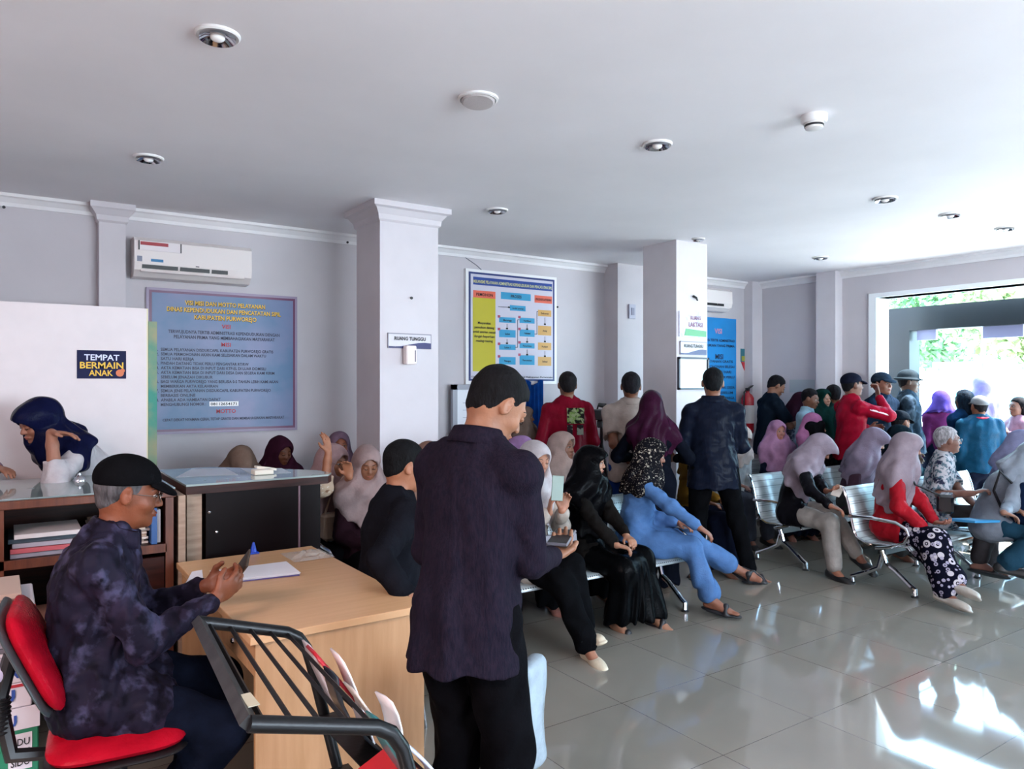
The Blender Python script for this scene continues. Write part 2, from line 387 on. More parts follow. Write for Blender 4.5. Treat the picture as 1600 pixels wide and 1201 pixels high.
obj('base', MB().lathe([(.062, 0), (.062, -.03), (.055, -.038)], (c.x, c.y, CEIL)), m_white, t, True)
obj('sensor', MB().lathe([(.045, -.038), (.042, -.065), (.02, -.072)], (c.x, c.y, CEIL)), m_rim, t, True)
obj('vent_band', MB().lathe([(.046, -.046), (.046, -.056)], (c.x, c.y, CEIL)), m_blk, t)
# ---------------------------------------------------------------- things on the walls
X_, Z_ = Vector((1, 0, 0)), Vector((0, 0, 1))
def aircon(x0, x1, z0, z1, Y, label, stickers=True):
    t = empty('air_conditioner', ((x0 + x1) / 2, Y, z0), label, 'air conditioner')
    m_ac = mat('ac_plastic', 'e2d9d6', 0.35)
    P = [(0, z1), (-.16, z1), (-.20, z1 - .03), (-.205, z0 + .1), (-.19, z0 + .05), (-.13, z0 + .005), (-.02, z0)]
    obj('casing', MB().prism([(x0, Y + a, z) for a, z in P], (x1 - x0, 0, 0)), m_ac, t)
    W_ = x1 - x0; yf = Y - .2
    for k, (a, b_) in enumerate(((.06, .35), (.37, .62), (.64, .78))):
        obj('air_slot', MB().box((x0 + a * W_, yf - .009, z0 + .062), (x0 + b_ * W_, yf + .02, z0 + .09)), m_blk, t)
    obj('flap', MB().box((x0 + .05 * W_, yf - .004, z0 + .035), (x0 + .93 * W_, yf + .01, z0 + .052), Matrix.Rotation(R(-20), 3, 'X')), m_ac, t)
    if stickers:
        s = obj('sticker', MB().box((x0 + .03 * W_, yf - .010, z1 - .1), (x0 + .38 * W_, yf - .005, z1 - .03)), mat('sticker_white', 'e0d8da', .5), t); s['label'] = 'white notice sticker with red band'
        obj('red_band', MB().box((x0 + .045 * W_, yf - .0105, z1 - .062), (x0 + .27 * W_, yf - .0095, z1 - .037)), mat('sticker_red', 'a02a35', .5), s)
        obj('bracket_mark', MB().box((x0 + .03 * W_, yf - .0105, z1 - .1), (x0 + .04 * W_, yf - .0095, z1 - .03)).box((x0 + .37 * W_, yf - .0105, z1 - .1), (x0 + .38 * W_, yf - .0095, z1 - .03)), m_blk, s)
        s = obj('sticker', MB().box((x0 + .13 * W_, yf - .008, z0 + .115), (x0 + .23 * W_, yf - .003, z0 + .135)), mat('sticker_blue', '1c6f9f', .5), t); s['label'] = 'small blue sticker'
        s = obj('sticker', MB().box((x0 + .02 * W_, yf - .008, z0 + .11), (x0 + .06 * W_, yf - .003, z0 + .15)), mat('sticker_grey', '7a7f92', .5), t); s['label'] = 'small grey square sticker'
        obj('maker_mark', MB().box((x0 + .50 * W_, yf - .009, z0 + .1), (x0 + .53 * W_, yf - .004, z0 + .107)), m_blk, t)
aircon(.81, 1.655, 2.40, 2.695, YW, 'white split air conditioner with stickers above the vision and mission board')
aircon(6.75, 7.5, 2.50, 2.78, YW, 'white split air conditioner half hidden behind the farther pillar', False)

# vision and mission board
bx0, bx1, bz0, bz1 = .934, 2.06, 1.235, 2.325
yb = YW - .03
t = empty('vision_mission_board', ((bx0 + bx1) / 2, yb, bz0), 'blue-grey board headed VISI MISI DAN MOTTO PELAYANAN with purple border', 'notice board')
obj('frame', MB().box((bx0 - .02, yb, bz0 - .02), (bx1 + .02, YW, bz1 + .02)), mat('lilac_frame', '8f8099', .4), t)
obj('border', MB().box((bx0, yb - .003, bz0), (bx1, yb, bz1)), mat('purple_print', '5c1f4c', .35), t)
obj('panel', MB().box((bx0 + .018, yb - .005, bz0 + .018), (bx1 - .018, yb - .002, bz1 - .018)), mat('blue_print', '456a90', .4, var=.5, vscale=2.2, col2='6f7499'), t)
yl = yb - .006
cx = (bx0 + bx1) / 2
def lines(parent, name, m, rows, shadow=None):
    mb = MB(); sh = MB()
    for s, size, x, z, al, w_ in rows:
        text(mb, s, size, (x, yl, z), X_, Z_, al, w_, .002, .02)
        if shadow: text(sh, s, size, (x + .002, yl, z - .002), X_, Z_, al, w_, .0005, .06)
    if shadow: obj(name + '_outline', sh, shadow, parent)
    return obj(name, mb, m, parent)
m_ink = mat('ink_navy', '1b2242', .5); m_red = mat('ink_red', 'a8192f', .5); m_yel = mat('ink_yellow', 'e0b32c', .5); m_bk = mat('ink_black', '0c0c10', .5)
H_ = bz1
lines(t, 'heading', m_yel, [('VISI MISI DAN MOTTO PELAYANAN', .048, cx, H_ - .10, 'CENTER', .62), ('DINAS KEPENDUDUKAN DAN PENCATATAN SIPIL', .048, cx, H_ - .155, 'CENTER', .88), ('KABUPATEN PURWOREJO', .048, cx, H_ - .21, 'CENTER', .48)], m_bk)
lines(t, 'subheading', m_red, [('VISI', .045, cx, H_ - .275, 'CENTER', None), ('MISI', .045, cx, H_ - .42, 'CENTER', None), ('MOTTO', .045, cx, H_ - .955, 'CENTER', .15)])
rows = [('TERWUJUDNYA TERTIB ADMINISTRASI KEPENDUDUKAN DENGAN', .036, cx, H_ - .325, 'CENTER', .86), ('PELAYANAN PRIMA YANG MEMBAHAGIAKAN MASYARAKAT', .036, cx, H_ - .365, 'CENTER', .78)]
body = [('1.', 'SEMUA PELAYANAN DISDUKCAPIL KABUPATEN PURWOREJO GRATIS', .86), ('2.', 'SEMUA PERMOHONAN AKAN KAMI SELESAIKAN DALAM WAKTU', .80), ('', 'SATU HARI KERJA', .24), ('3.', 'PINDAH DATANG TIDAK PERLU PENGANTAR RT/RW', .66),
        ('4.', 'AKTA KEMATIAN BISA DI INPUT DARI KTP-EL DI LUAR DOMISILI', .80), ('5.', 'AKTA KEMATIAN BISA DI INPUT DARI DESA DAN SEGERA KAMI KIRIM', .87), ('', 'SEBELUM JENAZAH DIKUBUR', .38), ('6.', 'BAGI WARGA PURWOREJO YANG BERUSIA 0-5 TAHUN LEBIH KAMI AKAN', .90),
        ('', 'MEMBERIKAN AKTA KELAHIRAN', .42), ('7.', 'SEMUA JENIS PELAYANAN DISDUKCAPIL KABUPATEN PURWOREJO', .84), ('', 'BERBASIS ONLINE', .25), ('8.', 'APABILA ADA HAMBATAN DAPAT', .44), ('', 'MENGHUBUNGI NOMOR :', .33)]
for i, (n, s, w_) in enumerate(body):
    z = H_ - .465 - i * .0355
    if n: rows.append((n, .032, bx0 + .045, z, 'LEFT', None))
    rows.append((s, .032, bx0 + .08, z, 'LEFT', w_))
rows.append(('CEPAT DEKAT NYAMAN CERIA, TETAP GRATIS DAN MEMBAHAGIAKAN MASYARAKAT', .030, cx, H_ - 1.01, 'CENTER', .94))
lines(t, 'body_text', m_ink, rows)
zz = H_ - .465 - 12 * .0355
obj('number_plate', MB().box((bx0 + .435, yl - .001, zz - .008), (bx0 + .66, yl, zz + .03)), m_white, t)
yl -= .001
lines(t, 'phone_number', m_bk, [('08112654171', .030, bx0 + .545, zz, 'CENTER', .20)])
# flow chart board
bx0, bx1, bz0, bz1 = onY(730, 500, YW - .04).x, onY(868, 500, YW - .04).x, 1.62, 2.72
W_, H2 = bx1 - bx0, bz1 - bz0
t = empty('flow_chart_board', ((bx0 + bx1) / 2, YW - .04, bz0), 'white service flow chart board with blue border and yellow column', 'notice board')
obj('frame', MB().box((bx0 - .015, YW - .04, bz0 - .015), (bx1 + .015, YW, bz1 + .015)), m_white, t)
yf = YW - .041
def rect(mb, u0, v0, u1, v1, k=0): mb.box((bx0 + u0 * W_, yf - .002 - k * .001, bz1 - v1 * H2), (bx0 + u1 * W_, yf, bz1 - v0 * H2))
mb = MB(); rect(mb, 0.015, .012, .985, .985); obj('border', mb, mat('navy_print', '27356e', .4), t)
mb = MB(); rect(mb, .035, .03, .965, .968, 1); obj('panel', mb, mat('panel_print', 'c3bfcc', .4), t)
mb = MB(); rect(mb, .06, .055, .955, .125, 2); obj('title_bar', mb, mat('title_print', '1f3f8c', .4), t)
mb = MB(); rect(mb, .055, .24, .30, .90, 2); obj('yellow_column', mb, mat('yellow_print', 'b9ae22', .4), t)
for q4 in ((.06, .175, .30, .24), (.745, .175, .955, .245)): mb = MB(); rect(mb, *q4, 2); obj('header_box', mb, mat('orange_print', 'd9604a', .4), t)
cells = [(.36, .17, .70, .235), (.46, .285, .64, .335), (.34, .40, .525, .45), (.57, .395, .745, .445), (.34, .515, .525, .585), (.57, .505, .745, .57), (.34, .65, .525, .70), (.57, .63, .745, .68), (.34, .765, .525, .835), (.57, .745, .745, .835)]
m_bc = mat('cyan_print', '2f93bd', .4)
for c_ in cells: mb = MB(); rect(mb, *c_, 2); obj('process_box', mb, m_bc, t)
for c_ in ((.785, .31, .945, .37), (.785, .46, .945, .55), (.785, .62, .945, .69), (.785, .755, .945, .84)): mb = MB(); rect(mb, *c_, 2); obj('output_box', mb, mat('tan_print', 'c99a52', .4), t)
mb = MB()
for u0, v0, u1, v1 in ((.33, .305, .45, .31), (.425, .46, .43, .50), (.425, .60, .43, .64), (.655, .455, .66, .495), (.655, .58, .66, .62), (.655, .69, .66, .735), (.865, .38, .87, .44), (.865, .56, .87, .61), (.865, .70, .87, .745), (.545, .42, .55, .67), (.77, .33, .775, .54), (.545, .415, .57, .42), (.52, .67, .55, .675), (.77, .325, .785, .33), (.745, .54, .775, .545)):
    rect(mb, u0, v0, u1, v1, 3)
for u, v in ((.45, .3075), (.4275, .505), (.4275, .64), (.6575, .5), (.6575, .62), (.6575, .74), (.8675, .445), (.8675, .61), (.8675, .75)):
    rect(mb, u - .012, v - .008, u + .012, v + .006, 3)
obj('arrows', mb, m_bk, t)
for (u0, v0, u1, v1) in cells[2:]: mb = MB(); rect(mb, u0 - .015, v0 - .015, u0 + .012, v0 + .008, 4); obj('number_mark', mb, mat('mark_red', 'a5455c', .5), t)
mb = MB(); mk = MB()
def tx(m_, s, u, v, size, w=None): text(m_, s, size, (bx0 + u * W_, yf - .006, bz1 - v * H2), X_, Z_, 'CENTER', w, .001, .02)
tx(mk, 'MEKANISME PELAYANAN ADMINISTRASI KEPENDUDUKAN DAN PENCATATAN SIPIL', .507, .108, .042, .97)
obj('title_text', mk, mat('title_ink', 'c9c890', .5), t)
for s, v in (('Masyarakat', .475), ('pemohon datang', .515), ('ambil antrian sesuai', .555), ('dengan keperluan', .595), ('masing-masing', .635)): tx(mb, s, .178, v, .034)
tx(mb, 'PEMOHON', .18, .222, .04); tx(mb, 'PROSES', .53, .216, .04); tx(mb, 'PRODUK LAYANAN', .85, .222, .034, .2)
for (u0, v0, u1, v1), s in zip(cells[1:] + [(.785, .31, .945, .37), (.785, .46, .945, .55), (.785, .62, .945, .69), (.785, .755, .945, .84)], ('Ambil antrian', 'Menunggu', 'Verifikasi', 'Loket', 'Validasi', 'Loket 1', 'Penerbitan', 'Petugas', 'Pencetakan', 'Dokumen', 'Arsip', 'Kutipan', 'Selesai')):
    tx(mb, s, (u0 + u1) / 2, (v0 + v1) / 2 + .01, .026)
tx(mb, 'Dinas Kependudukan dan Pencatatan Sipil Kabupaten Purworejo', .5, .955, .022, 1.0)
obj('chart_text', mb, m_bk, t)
thing('wire', MB().tube([onY(722, 398, YW - .005), onY(745, 414, YW - .005), onY(760, 428, YW - .005)], .004, 6), mat('grey_wire', '6e7078', .6), 'thin grey wire hanging above the flow chart board', 'wire')
# free-standing framed notice beside the pillar
x0, x1 = onY(706, 600, 6.2).x, onY(706, 600, 6.2).x + .75
t = empty('framed_notice', ((x0 + x1) / 2, 6.2, 0), 'white framed notice on a stand below the flow chart board', 'notice board')
obj('frame', MB().box((x0, 6.18, .7), (x0 + .05, 6.22, 1.6)).box((x1 - .05, 6.18, .7), (x1, 6.22, 1.6)).box((x0, 6.18, 1.55), (x1, 6.22, 1.6)).box((x0, 6.18, .7), (x1, 6.22, .75)), mat('silver_frame', '9a9aa2', .4, .4), t)
obj('sheet', MB().box((x0 + .05, 6.195, .75), (x1 - .05, 6.205, 1.55)), mat('paper_white', 'dfe0e6', .5), t)
for x in (x0 + .02, x1 - .05): obj('leg', MB().box((x, 6.18, 0), (x + .03, 6.22, .7)), MATS['silver_frame'], t)
mb = MB()
for i in range(9): mb.box((x0 + .12, 6.192, 1.42 - i * .07), (x1 - .2 - .03 * (i % 3), 6.196, 1.426 - i * .07))
obj('writing', mb, mat('faint_ink', 'a4a8b4', .6), t)
# blue cloth banner
xa, xb = onY(806, 640, 6.22).x, onY(848, 640, 6.22).x
n = 24; pr = [(xa + (xb - xa) * k / n, 6.22 - .03 * math.sin(k * 1.7) - .0 * k, 0) for k in range(n + 1)]
mb = MB()
vs = []; fs = []
for k, p in enumerate(pr):
    for z in (.5, 1.2, 1.62): vs.append((p[0] + (.04 if z < 1 and k > n * .7 else 0), p[1], z - (.03 * math.sin(k * .5) if z > 1.5 else 0)))
for k in range(n):
    for q in range(2): fs.append((k * 3 + q, k * 3 + 3 + q, k * 3 + 4 + q, k * 3 + 1 + q))
mb.add(vs, fs)
o = thing('blue_cloth', mb, fab('royal_blue', '1550a8', .55), 'bright royal blue cloth hanging on the wall below the flow chart board', 'banner', smooth=True)
o.modifiers.new('thickness', 'SOLIDIFY').thickness = .006
# switch on pilaster, blue banner, fire sign, extinguisher
p = onY(988, 486, 6.06)
t = empty('wall_switch', p, 'small grey switch box high on the wall pilaster behind the cream-shirted man', 'switch')
obj('plate', MB().box((p.x - .05, 6.055, p.z - .08), (p.x + .05, 6.08, p.z + .08), bev=.004), mat('switch_grey', 'b4b3c2', .5), t); obj('rocker', MB().box((p.x - .02, 6.047, p.z - .04), (p.x + .02, 6.056, p.z + .04)), mat('switch_dark', '8d8da0', .5), t)
x0, x1, z0, z1 = 6.9, 7.80, .95, 2.44
t = empty('blue_banner', ((x0 + x1) / 2, YW - .02, z0), 'tall bright blue vision banner beside the farther pillar', 'banner')
obj('sheet', MB().box((x0, YW - .02, z0), (x1, YW - .005, z1)), mat('banner_blue', '1688cf', .4, var=.12, vscale=1.5), t)
yl = YW - .021
cx = x0 + .45
lines(t, 'heading', mat('banner_pink', 'cc8aa0', .5), [('VISI', .09, cx + .1, z1 - .2, 'CENTER', None)])
lines(t, 'subheading', m_ink, [('MISI', .09, cx + .12, z1 - .52, 'CENTER', None)])
rows = []
for i, s in enumerate(['TERWUJUDNYA TERTIB ADMINISTRASI', 'KEPENDUDUKAN YANG PRIMA'] + [''] * 2 + ['SEMUA PELAYANAN GRATIS', 'SEMUA PERMOHONAN SELESAI', 'DALAM WAKTU SATU HARI', 'PINDAH DATANG TIDAK PERLU', 'PENGANTAR', 'AKTA KEMATIAN DARI DESA', 'SEGERA DIKIRIM SEBELUM', 'AKTA KELAHIRAN BAGI WARGA', 'PURWOREJO', 'SEMUA JENIS PELAYANAN', 'BERBASIS ONLINE', 'HUBUNGI NOMOR', '08112654171']):
    if s: rows.append((s, .045, x0 + .06, z1 - .3 - i * .066, 'LEFT', .035 * len(s) if len(s) < 24 else .80))
lines(t, 'body_text', m_ink, rows)
p = onY(1158, 544, YW - .01); q = onY(1175, 565, YW - .01)
t = empty('extinguisher_sign', ((p.x + q.x) / 2, YW, q.z), 'small green and yellow safety sign on the back wall above the fire extinguisher', 'sign')
obj('plate', MB().box((p.x, YW - .01, q.z), (q.x, YW, p.z)), mat('sign_green', '2d6d7a', .5), t); obj('lower_band', MB().box((p.x + .01, YW - .012, q.z + .01), (q.x - .01, YW - .01, q.z + .075)), mat('sign_olive', '9c9a3c', .5), t); obj('symbol', MB().box((q.x - .06, YW - .013, p.z - .07), (q.x - .02, YW - .01, p.z - .03)), m_white, t)
p = onY(1160, 575, YW - .008)
t = empty('triangle_sign', (p.x, YW, p.z - .1), 'small red downward triangle sign under the green safety sign', 'sign')
c = onY(1161, 572, YW - .01)
obj('plate', MB().prism([(c.x - .03, YW - .01, c.z + .06), (c.x + .12, YW - .01, c.z + .06), (c.x + .045, YW - .01, c.z - .07)], (0, .01, 0)), mat('sign_red', 'b8262f', .45), t)
obj('symbol', MB().box((c.x + .038, YW - .012, c.z - .01), (c.x + .052, YW - .01, c.z + .04)), m_white, t)
c = onY(1168, 640, YW - .12)
t = empty('fire_extinguisher', (c.x, c.y, .95), 'red fire extinguisher mounted on the back wall near the corner', 'fire extinguisher')
m_fx = mat('extinguisher_red', 'c01f2b', .25, coat=.4)
zt = EYE - 14 / FPX * 9.6
obj('cylinder', MB().lathe([(.01, -.52), (.07, -.51), (.08, -.48), (.08, -.06), (.06, -.02), (.025, .01), (.02, .04)], (c.x, c.y, zt)), m_fx, t, True)
obj('valve', MB().box((c.x - .02, c.y - .02, zt + .03), (c.x + .02, c.y + .02, zt + .07)).box((c.x - .015, c.y - .012, zt + .07), (c.x + .11, c.y + .012, zt + .085), Matrix.Rotation(R(-25), 3, 'Y')), m_blk, t)
obj('hose', MB().tube([(c.x - .02, c.y, zt + .05), (c.x - .09, c.y - .02, zt + .02), (c.x - .10, c.y - .02, zt - .2), (c.x - .095, c.y, zt - .35)], .01, 8), m_blk, t, True)
obj('label_band', MB().lathe([(.0815, -.38), (.0815, -.15)], (c.x, c.y, zt), cap=False), mat('label_white', 'd9d5d2', .5), t)
obj('bracket', MB().box((c.x - .03, c.y + .05, zt - .2), (c.x + .03, YW, zt - .15)), MATS['aluminium'], t)
# faint notice on door wall
p = onX(1250, 600, XW - .005)
thing('paper_notice', MB().box((XW - .006, p.y - .2, 1.5), (XW, p.y + .15, 1.66)), mat('faded_paper', 'a9b0b4', .6), 'faded grey paper strip stuck on the far wall behind the queue', 'notice')
# pillar signs
def sign(x0, x1, z0, z1, Y, label, words, name='room_sign', yk=0):
    t = empty(name, ((x0 + x1) / 2, Y, z0), label, 'sign')
    obj('plate', MB().box((x0, Y - .012, z0), (x1, Y, z1)), mat('sign_silver', 'c9c6cd', .35), t)
    w_, h_ = x1 - x0, z1 - z0
    pts = [(x0 + w_ * u, Y - .013, z0 + h_ * v) for u, v in ((0, 0), (1, 0), (1, .40), (.85, .43), (.7, .40), (.5, .28), (.3, .15), (.15, .12), (0, .14))]
    obj('swoosh', MB().prism(pts, (0, -.002, 0)), mat('swoosh_navy', '20235e', .35), t)
    obj('rim', MB().box((x0 - .004, Y - .014, z1 - .004), (x1 + .004, Y, z1 + .004)).box((x0 - .004, Y - .014, z0), (x0, Y, z1)).box((x1, Y - .014, z0), (x1 + .004, Y, z1)), mat('rim_grey', '8b8894', .4), t)
    mb = MB(); text(mb, words, h_ * .34, ((x0 + x1) / 2, Y - .014, z0 + h_ * .56), X_, Z_, 'CENTER', w_ * .74, .002, .03); obj('lettering', mb, m_bk, t)
a = onY(606, 520, 5.01); b_ = onY(672, 545, 5.01)
sign(a.x, b_.x, b_.z, a.z, 5.01, 'small RUANG TUNGGU sign with navy swoosh on the nearer pillar', 'RUANG TUNGGU')
a = onY(1062, 531, 4.80); b_ = onY(1102, 556, 4.80)
sign(a.x, b_.x, b_.z + .01, a.z - .01, 4.80, 'small RUANG TUNGGU sign with navy swoosh on the farther pillar', 'RUANG TUNGGU')
a = onY(634, 539, 4.95); b_ = onY(650, 569, 4.95)
t = empty('wall_dispenser', ((a.x + b_.x) / 2, 5.01, b_.z), 'white plastic dispenser fixed on the nearer pillar below its sign', 'dispenser')
obj('housing', MB().box((a.x, 4.935, b_.z), (b_.x, 4.998, a.z), bev=.008), mat('dispenser_cream', 'ecdfdc', .35), t, True); obj('side_window', MB().box((b_.x - .018, 4.931, b_.z + .02), (b_.x - .010, 4.936, a.z - .035)), mat('dispenser_grey', '77707c', .4), t)
a = onY(1060, 485, 4.80); b_ = onY(1102, 527, 4.80)
t = empty('lactation_sign', ((a.x + b_.x) / 2, 4.8, b_.z), 'square picture sign reading RUANG LAKTASI on the farther pillar', 'sign')
obj('plate', MB().box((a.x, 4.785, b_.z), (b_.x, 4.80, a.z)), mat('picture_print', 'b8bdd8', .4, var=.6, vscale=14, col2='e6e4ee'), t)
obj('green_band', MB().prism([(a.x + .06, 4.784, b_.z + .01), (b_.x - .005, 4.784, b_.z + .005), (b_.x - .005, 4.784, b_.z + .06), (a.x + .08, 4.784, b_.z + .075)], (0, -.002, 0)), mat('sign_leaf', '57a06c', .4), t)
mb = MB(); text(mb, 'RUANG', .05, ((a.x + b_.x) / 2 + .03, 4.783, b_.z + .16), X_, Z_, 'CENTER', .14, .002, .03); text(mb, 'LAKTASI', .06, ((a.x + b_.x) / 2 + .03, 4.783, b_.z + .095), X_, Z_, 'CENTER', .19, .002, .03)
obj('lettering', mb, mat('ink_plum', '84546e', .5), t)
a = onY(1058, 557, 4.80); b_ = onY(1105, 608, 4.80)
t = empty('framed_mirror', ((a.x + b_.x) / 2, 4.8, b_.z), 'dark-framed glass picture reflecting a window on the farther pillar', 'picture frame')
obj('frame', MB().box((a.x, 4.775, b_.z), (b_.x, 4.80, b_.z + .018)).box((a.x, 4.775, a.z - .018), (b_.x, 4.80, a.z)).box((a.x, 4.775, b_.z), (a.x + .018, 4.80, a.z)).box((b_.x - .018, 4.775, b_.z), (b_.x, 4.80, a.z)), mat('frame_dark', '2a2b3c', .4), t)
obj('glass', MB().box((a.x + .018, 4.785, b_.z + .018), (b_.x - .018, 4.79, a.z - .018)), mat('mirror_glass', '8c9a9c', .1, .5), t)
c = onY(1087, 465, 4.78)
thing('wall_hook', MB().tube([(c.x - .02, 4.795, c.z + .02), (c.x, 4.77, c.z), (c.x + .025, 4.78, c.z - .02)], [.012, .010, .008], 8), m_blk, 'small black bracket stuck high on the farther pillar', 'hook')
# white partition with sticker and green edge
t = empty('partition', (-1.2, 5.14, 0), 'tall white partition panel with green edge behind the left counter', 'partition')
obj('panel', MB().box((-2.4, 5.20, 0), (.76, 5.26, 2.08)), mat('partition_white', 'd8cecf', .55, var=.03), t)
obj('edge_strip', MB().box((.76, 5.20, 0), (.768, 5.26, 2.08)), mat('edge_cream', 'd8cfa8', .5), t)
# brown curtain like top and green panel next to it
x0 = .77
o = thing('green_screen_panel', MB().box((x0, 5.2, 0), (x0 + .05, 5.5, 2.0)), mat('green_board', '0f7f6b', .5, var=.5, vscale=3.5, col2='a08a5e'), 'narrow green and tan board edge beside the white partition', 'panel')
a = onY(120, 546, 5.20); b_ = onY(197, 591, 5.20)
t = empty('play_area_sticker', ((a.x + b_.x) / 2, 5.20, b_.z), 'navy sticker reading TEMPAT BERMAIN ANAK on the white partition', 'sign')
obj('sheet', MB().box((a.x, 5.197, b_.z), (b_.x, 5.20, a.z)), mat('sticker_navy', '11163f', .6, spec=.2), t)
yl = 5.196; cx = (a.x + b_.x) / 2
lines(t, 'white_words', mat('sticker_word_white', 'cfd4ee', .5), [('TEMPAT', .05, cx, a.z - .06, 'CENTER', .19)])
lines(t, 'yellow_words', m_yel, [('BERMAIN', .055, cx, a.z - .11, 'CENTER', .235), ('ANAK', .05, cx - .005, a.z - .155, 'CENTER', .13)])
obj('toy_blob', MB().lathe([(.022, 0), (.022, .003)], (b_.x - .035, 5.196, b_.z + .035), axis=(0, -1, 0)).lathe([(.012, 0), (.012, .003)], (b_.x - .02, 5.1955, b_.z + .05), axis=(0, -1, 0)), mat('toy_orange', 'cf6b3a', .5), t)

for c, l in ((onY(643, 465, 5.0), 'dark nail head in the middle of the nearer pillar face'), (onY(543, 378, YW - .06), 'small dark hook under the cornice left of the nearer pillar'), (onY(6, 323, YW - .05), 'small dark hook under the cornice at the left frame edge'), (onY(871, 479, YW - .01), 'tiny dark nail on the wall right of the flow chart board')):
    thing('nail', MB().lathe([(.004, 0), (.004, .012), (.011, .012), (.010, .018)], (c.x, c.y + .012, c.z), axis=(0, -1, 0), seg=10), m_blk, l, 'nail')
# ---------------------------------------------------------------- people: signed-distance bodies meshed by surface nets
def n_(v): v = np.asarray(v, float); return v / max(np.linalg.norm(v), 1e-9)
def rotm(yaw=0, pitch=0, roll=0):
    return np.array(Matrix.Rotation(R(yaw), 3, 'Z') @ Matrix.Rotation(R(-pitch), 3, 'X') @ Matrix.Rotation(R(roll), 3, 'Y'))
class SDF:
    def __init__(s): s.ops = []; s.lo = np.full(3, 1e9); s.hi = np.full(3, -1e9); s.disp = []
    def _bb(s, pts, r):
        for p in pts: s.lo = np.minimum(s.lo, np.asarray(p) - r); s.hi = np.maximum(s.hi, np.asarray(p) + r)
    def cap(s, a, b, ra, rb, k=.02, op='u', w=None, flat=1.0):
        a = np.asarray(a, float); b = np.asarray(b, float); ab = b - a; L2 = max(ab @ ab, 1e-9)
        if w is not None: w = n_(w)
        def f(p):
            q = p - a; t = np.clip((q @ ab) / L2, 0, 1); v = q - t[:, None] * ab
            if w is not None:
                c = v @ w; v = v + (c * (1 / flat - 1))[:, None] * w
                return (np.sqrt((v * v).sum(1)) - (ra + t * (rb - ra))) * (flat ** .5)
            return np.sqrt((v * v).sum(1)) - (ra + t * (rb - ra))
        s.ops.append((op, f, k))
        if op == 'u': s._bb([a, b], max(ra, rb))
        return s
    def ell(s, c, r, M=None, k=.02, op='u'):
        c = np.asarray(c, float); r = np.asarray(r, float); M = np.eye(3) if M is None else M
        def f(p):
            q = ((p - c) @ M) / r; k0 = np.sqrt((q * q).sum(1)) + 1e-9; k1 = np.sqrt(((q / r) ** 2).sum(1)) + 1e-9
            return k0 * (k0 - 1) / k1
        s.ops.append((op, f, k))
        if op == 'u': s._bb([c], r.max())
        return s
    def box(s, c, h, M=None, k=.01, op='u', rnd=.006):
        c = np.asarray(c, float); h = np.asarray(h, float) - rnd; M = np.eye(3) if M is None else M
        def f(p):
            q = np.abs((p - c) @ M) - h
            return np.sqrt((np.maximum(q, 0) ** 2).sum(1)) + np.minimum(q.max(1), 0) - rnd
        s.ops.append((op, f, k))
        if op == 'u': s._bb([c], np.linalg.norm(h) + rnd)
        return s
    def plane(s, c, n, k=.006):            # keep the side n points to
        c = np.asarray(c, float); n = n_(n)
        s.ops.append(('i', lambda p: -((p - c) @ n), k)); return s
    def func(s, f, op='i', k=.006): s.ops.append((op, f, k)); return s
    def ev(s, p):
        d = np.full(len(p), 9.0)
        for op, f, k in s.ops:
            e = f(p)
            if op == 'u':
                h = np.clip(.5 + .5 * (d - e) / k, 0, 1); d = d * (1 - h) + e * h - k * h * (1 - h)
            elif op == 's':
                e = -e; h = np.clip(.5 - .5 * (d - e) / k, 0, 1); d = d * (1 - h) + e * h + k * h * (1 - h)
            else:
                h = np.clip(.5 - .5 * (d - e) / k, 0, 1); d = d * (1 - h) + e * h + k * h * (1 - h)
        for g in s.disp: d = d + g(p)
        return d
    def mesh(s, res):
        lo = s.lo - .03; hi = s.hi + .03; B = 6
        nb = np.ceil((hi - lo) / (res * B)).astype(int) + 1; n = nb * B
        ax = [lo[i] + (np.arange(nb[i]) * B + B / 2 - .5) * res for i in range(3)]
        G = np.stack(np.meshgrid(*ax, indexing='ij'), -1).reshape(-1, 3)
        dc = s.ev(G).reshape(nb)
        D = np.repeat(np.repeat(np.repeat(dc, B, 0), B, 1), B, 2).astype(np.float32)
        act = np.argwhere(np.abs(dc) < res * B * 1.25 + .012)
        if len(act) == 0: return np.zeros((0, 3)), np.zeros((0, 4), int)
        o = np.stack(np.meshgrid(*[np.arange(B)] * 3, indexing='ij'), -1).reshape(-1, 3)
        for c0 in range(0, len(act), 900):
            I = (act[c0:c0 + 900, None, :] * B + o[None]).reshape(-1, 3)
            D[I[:, 0], I[:, 1], I[:, 2]] = s.ev(lo + I * res)
        D[0] = D[-1] = 1; D[:, 0] = D[:, -1] = 1; D[:, :, 0] = D[:, :, -1] = 1
        S = D < 0
        c8 = [S[i:n[0] - 1 + i, j:n[1] - 1 + j, k:n[2] - 1 + k] for i in (0, 1) for j in (0, 1) for k in (0, 1)]
        cnt = sum(c.astype(np.int8) for c in c8); cells = np.argwhere((cnt > 0) & (cnt < 8))
        idx = np.full(n - 1, -1, np.int64); idx[cells[:, 0], cells[:, 1], cells[:, 2]] = np.arange(len(cells))
        offs = [(i, j, k) for i in (0, 1) for j in (0, 1) for k in (0, 1)]
        val = [D[cells[:, 0] + a, cells[:, 1] + b, cells[:, 2] + c] for a, b, c in offs]
        acc = np.zeros((len(cells), 3)); num = np.zeros(len(cells))
        for i in range(8):
            for j in range(i + 1, 8):
                if sum(abs(offs[i][q] - offs[j][q]) for q in range(3)) != 1: continue
                m = (val[i] < 0) != (val[j] < 0); t = np.where(m, val[i] / np.where(m, val[i] - val[j], 1), 0)
                pi = np.array(offs[i], float); pj = np.array(offs[j], float)
                acc += np.where(m[:, None], pi + t[:, None] * (pj - pi), 0); num += m
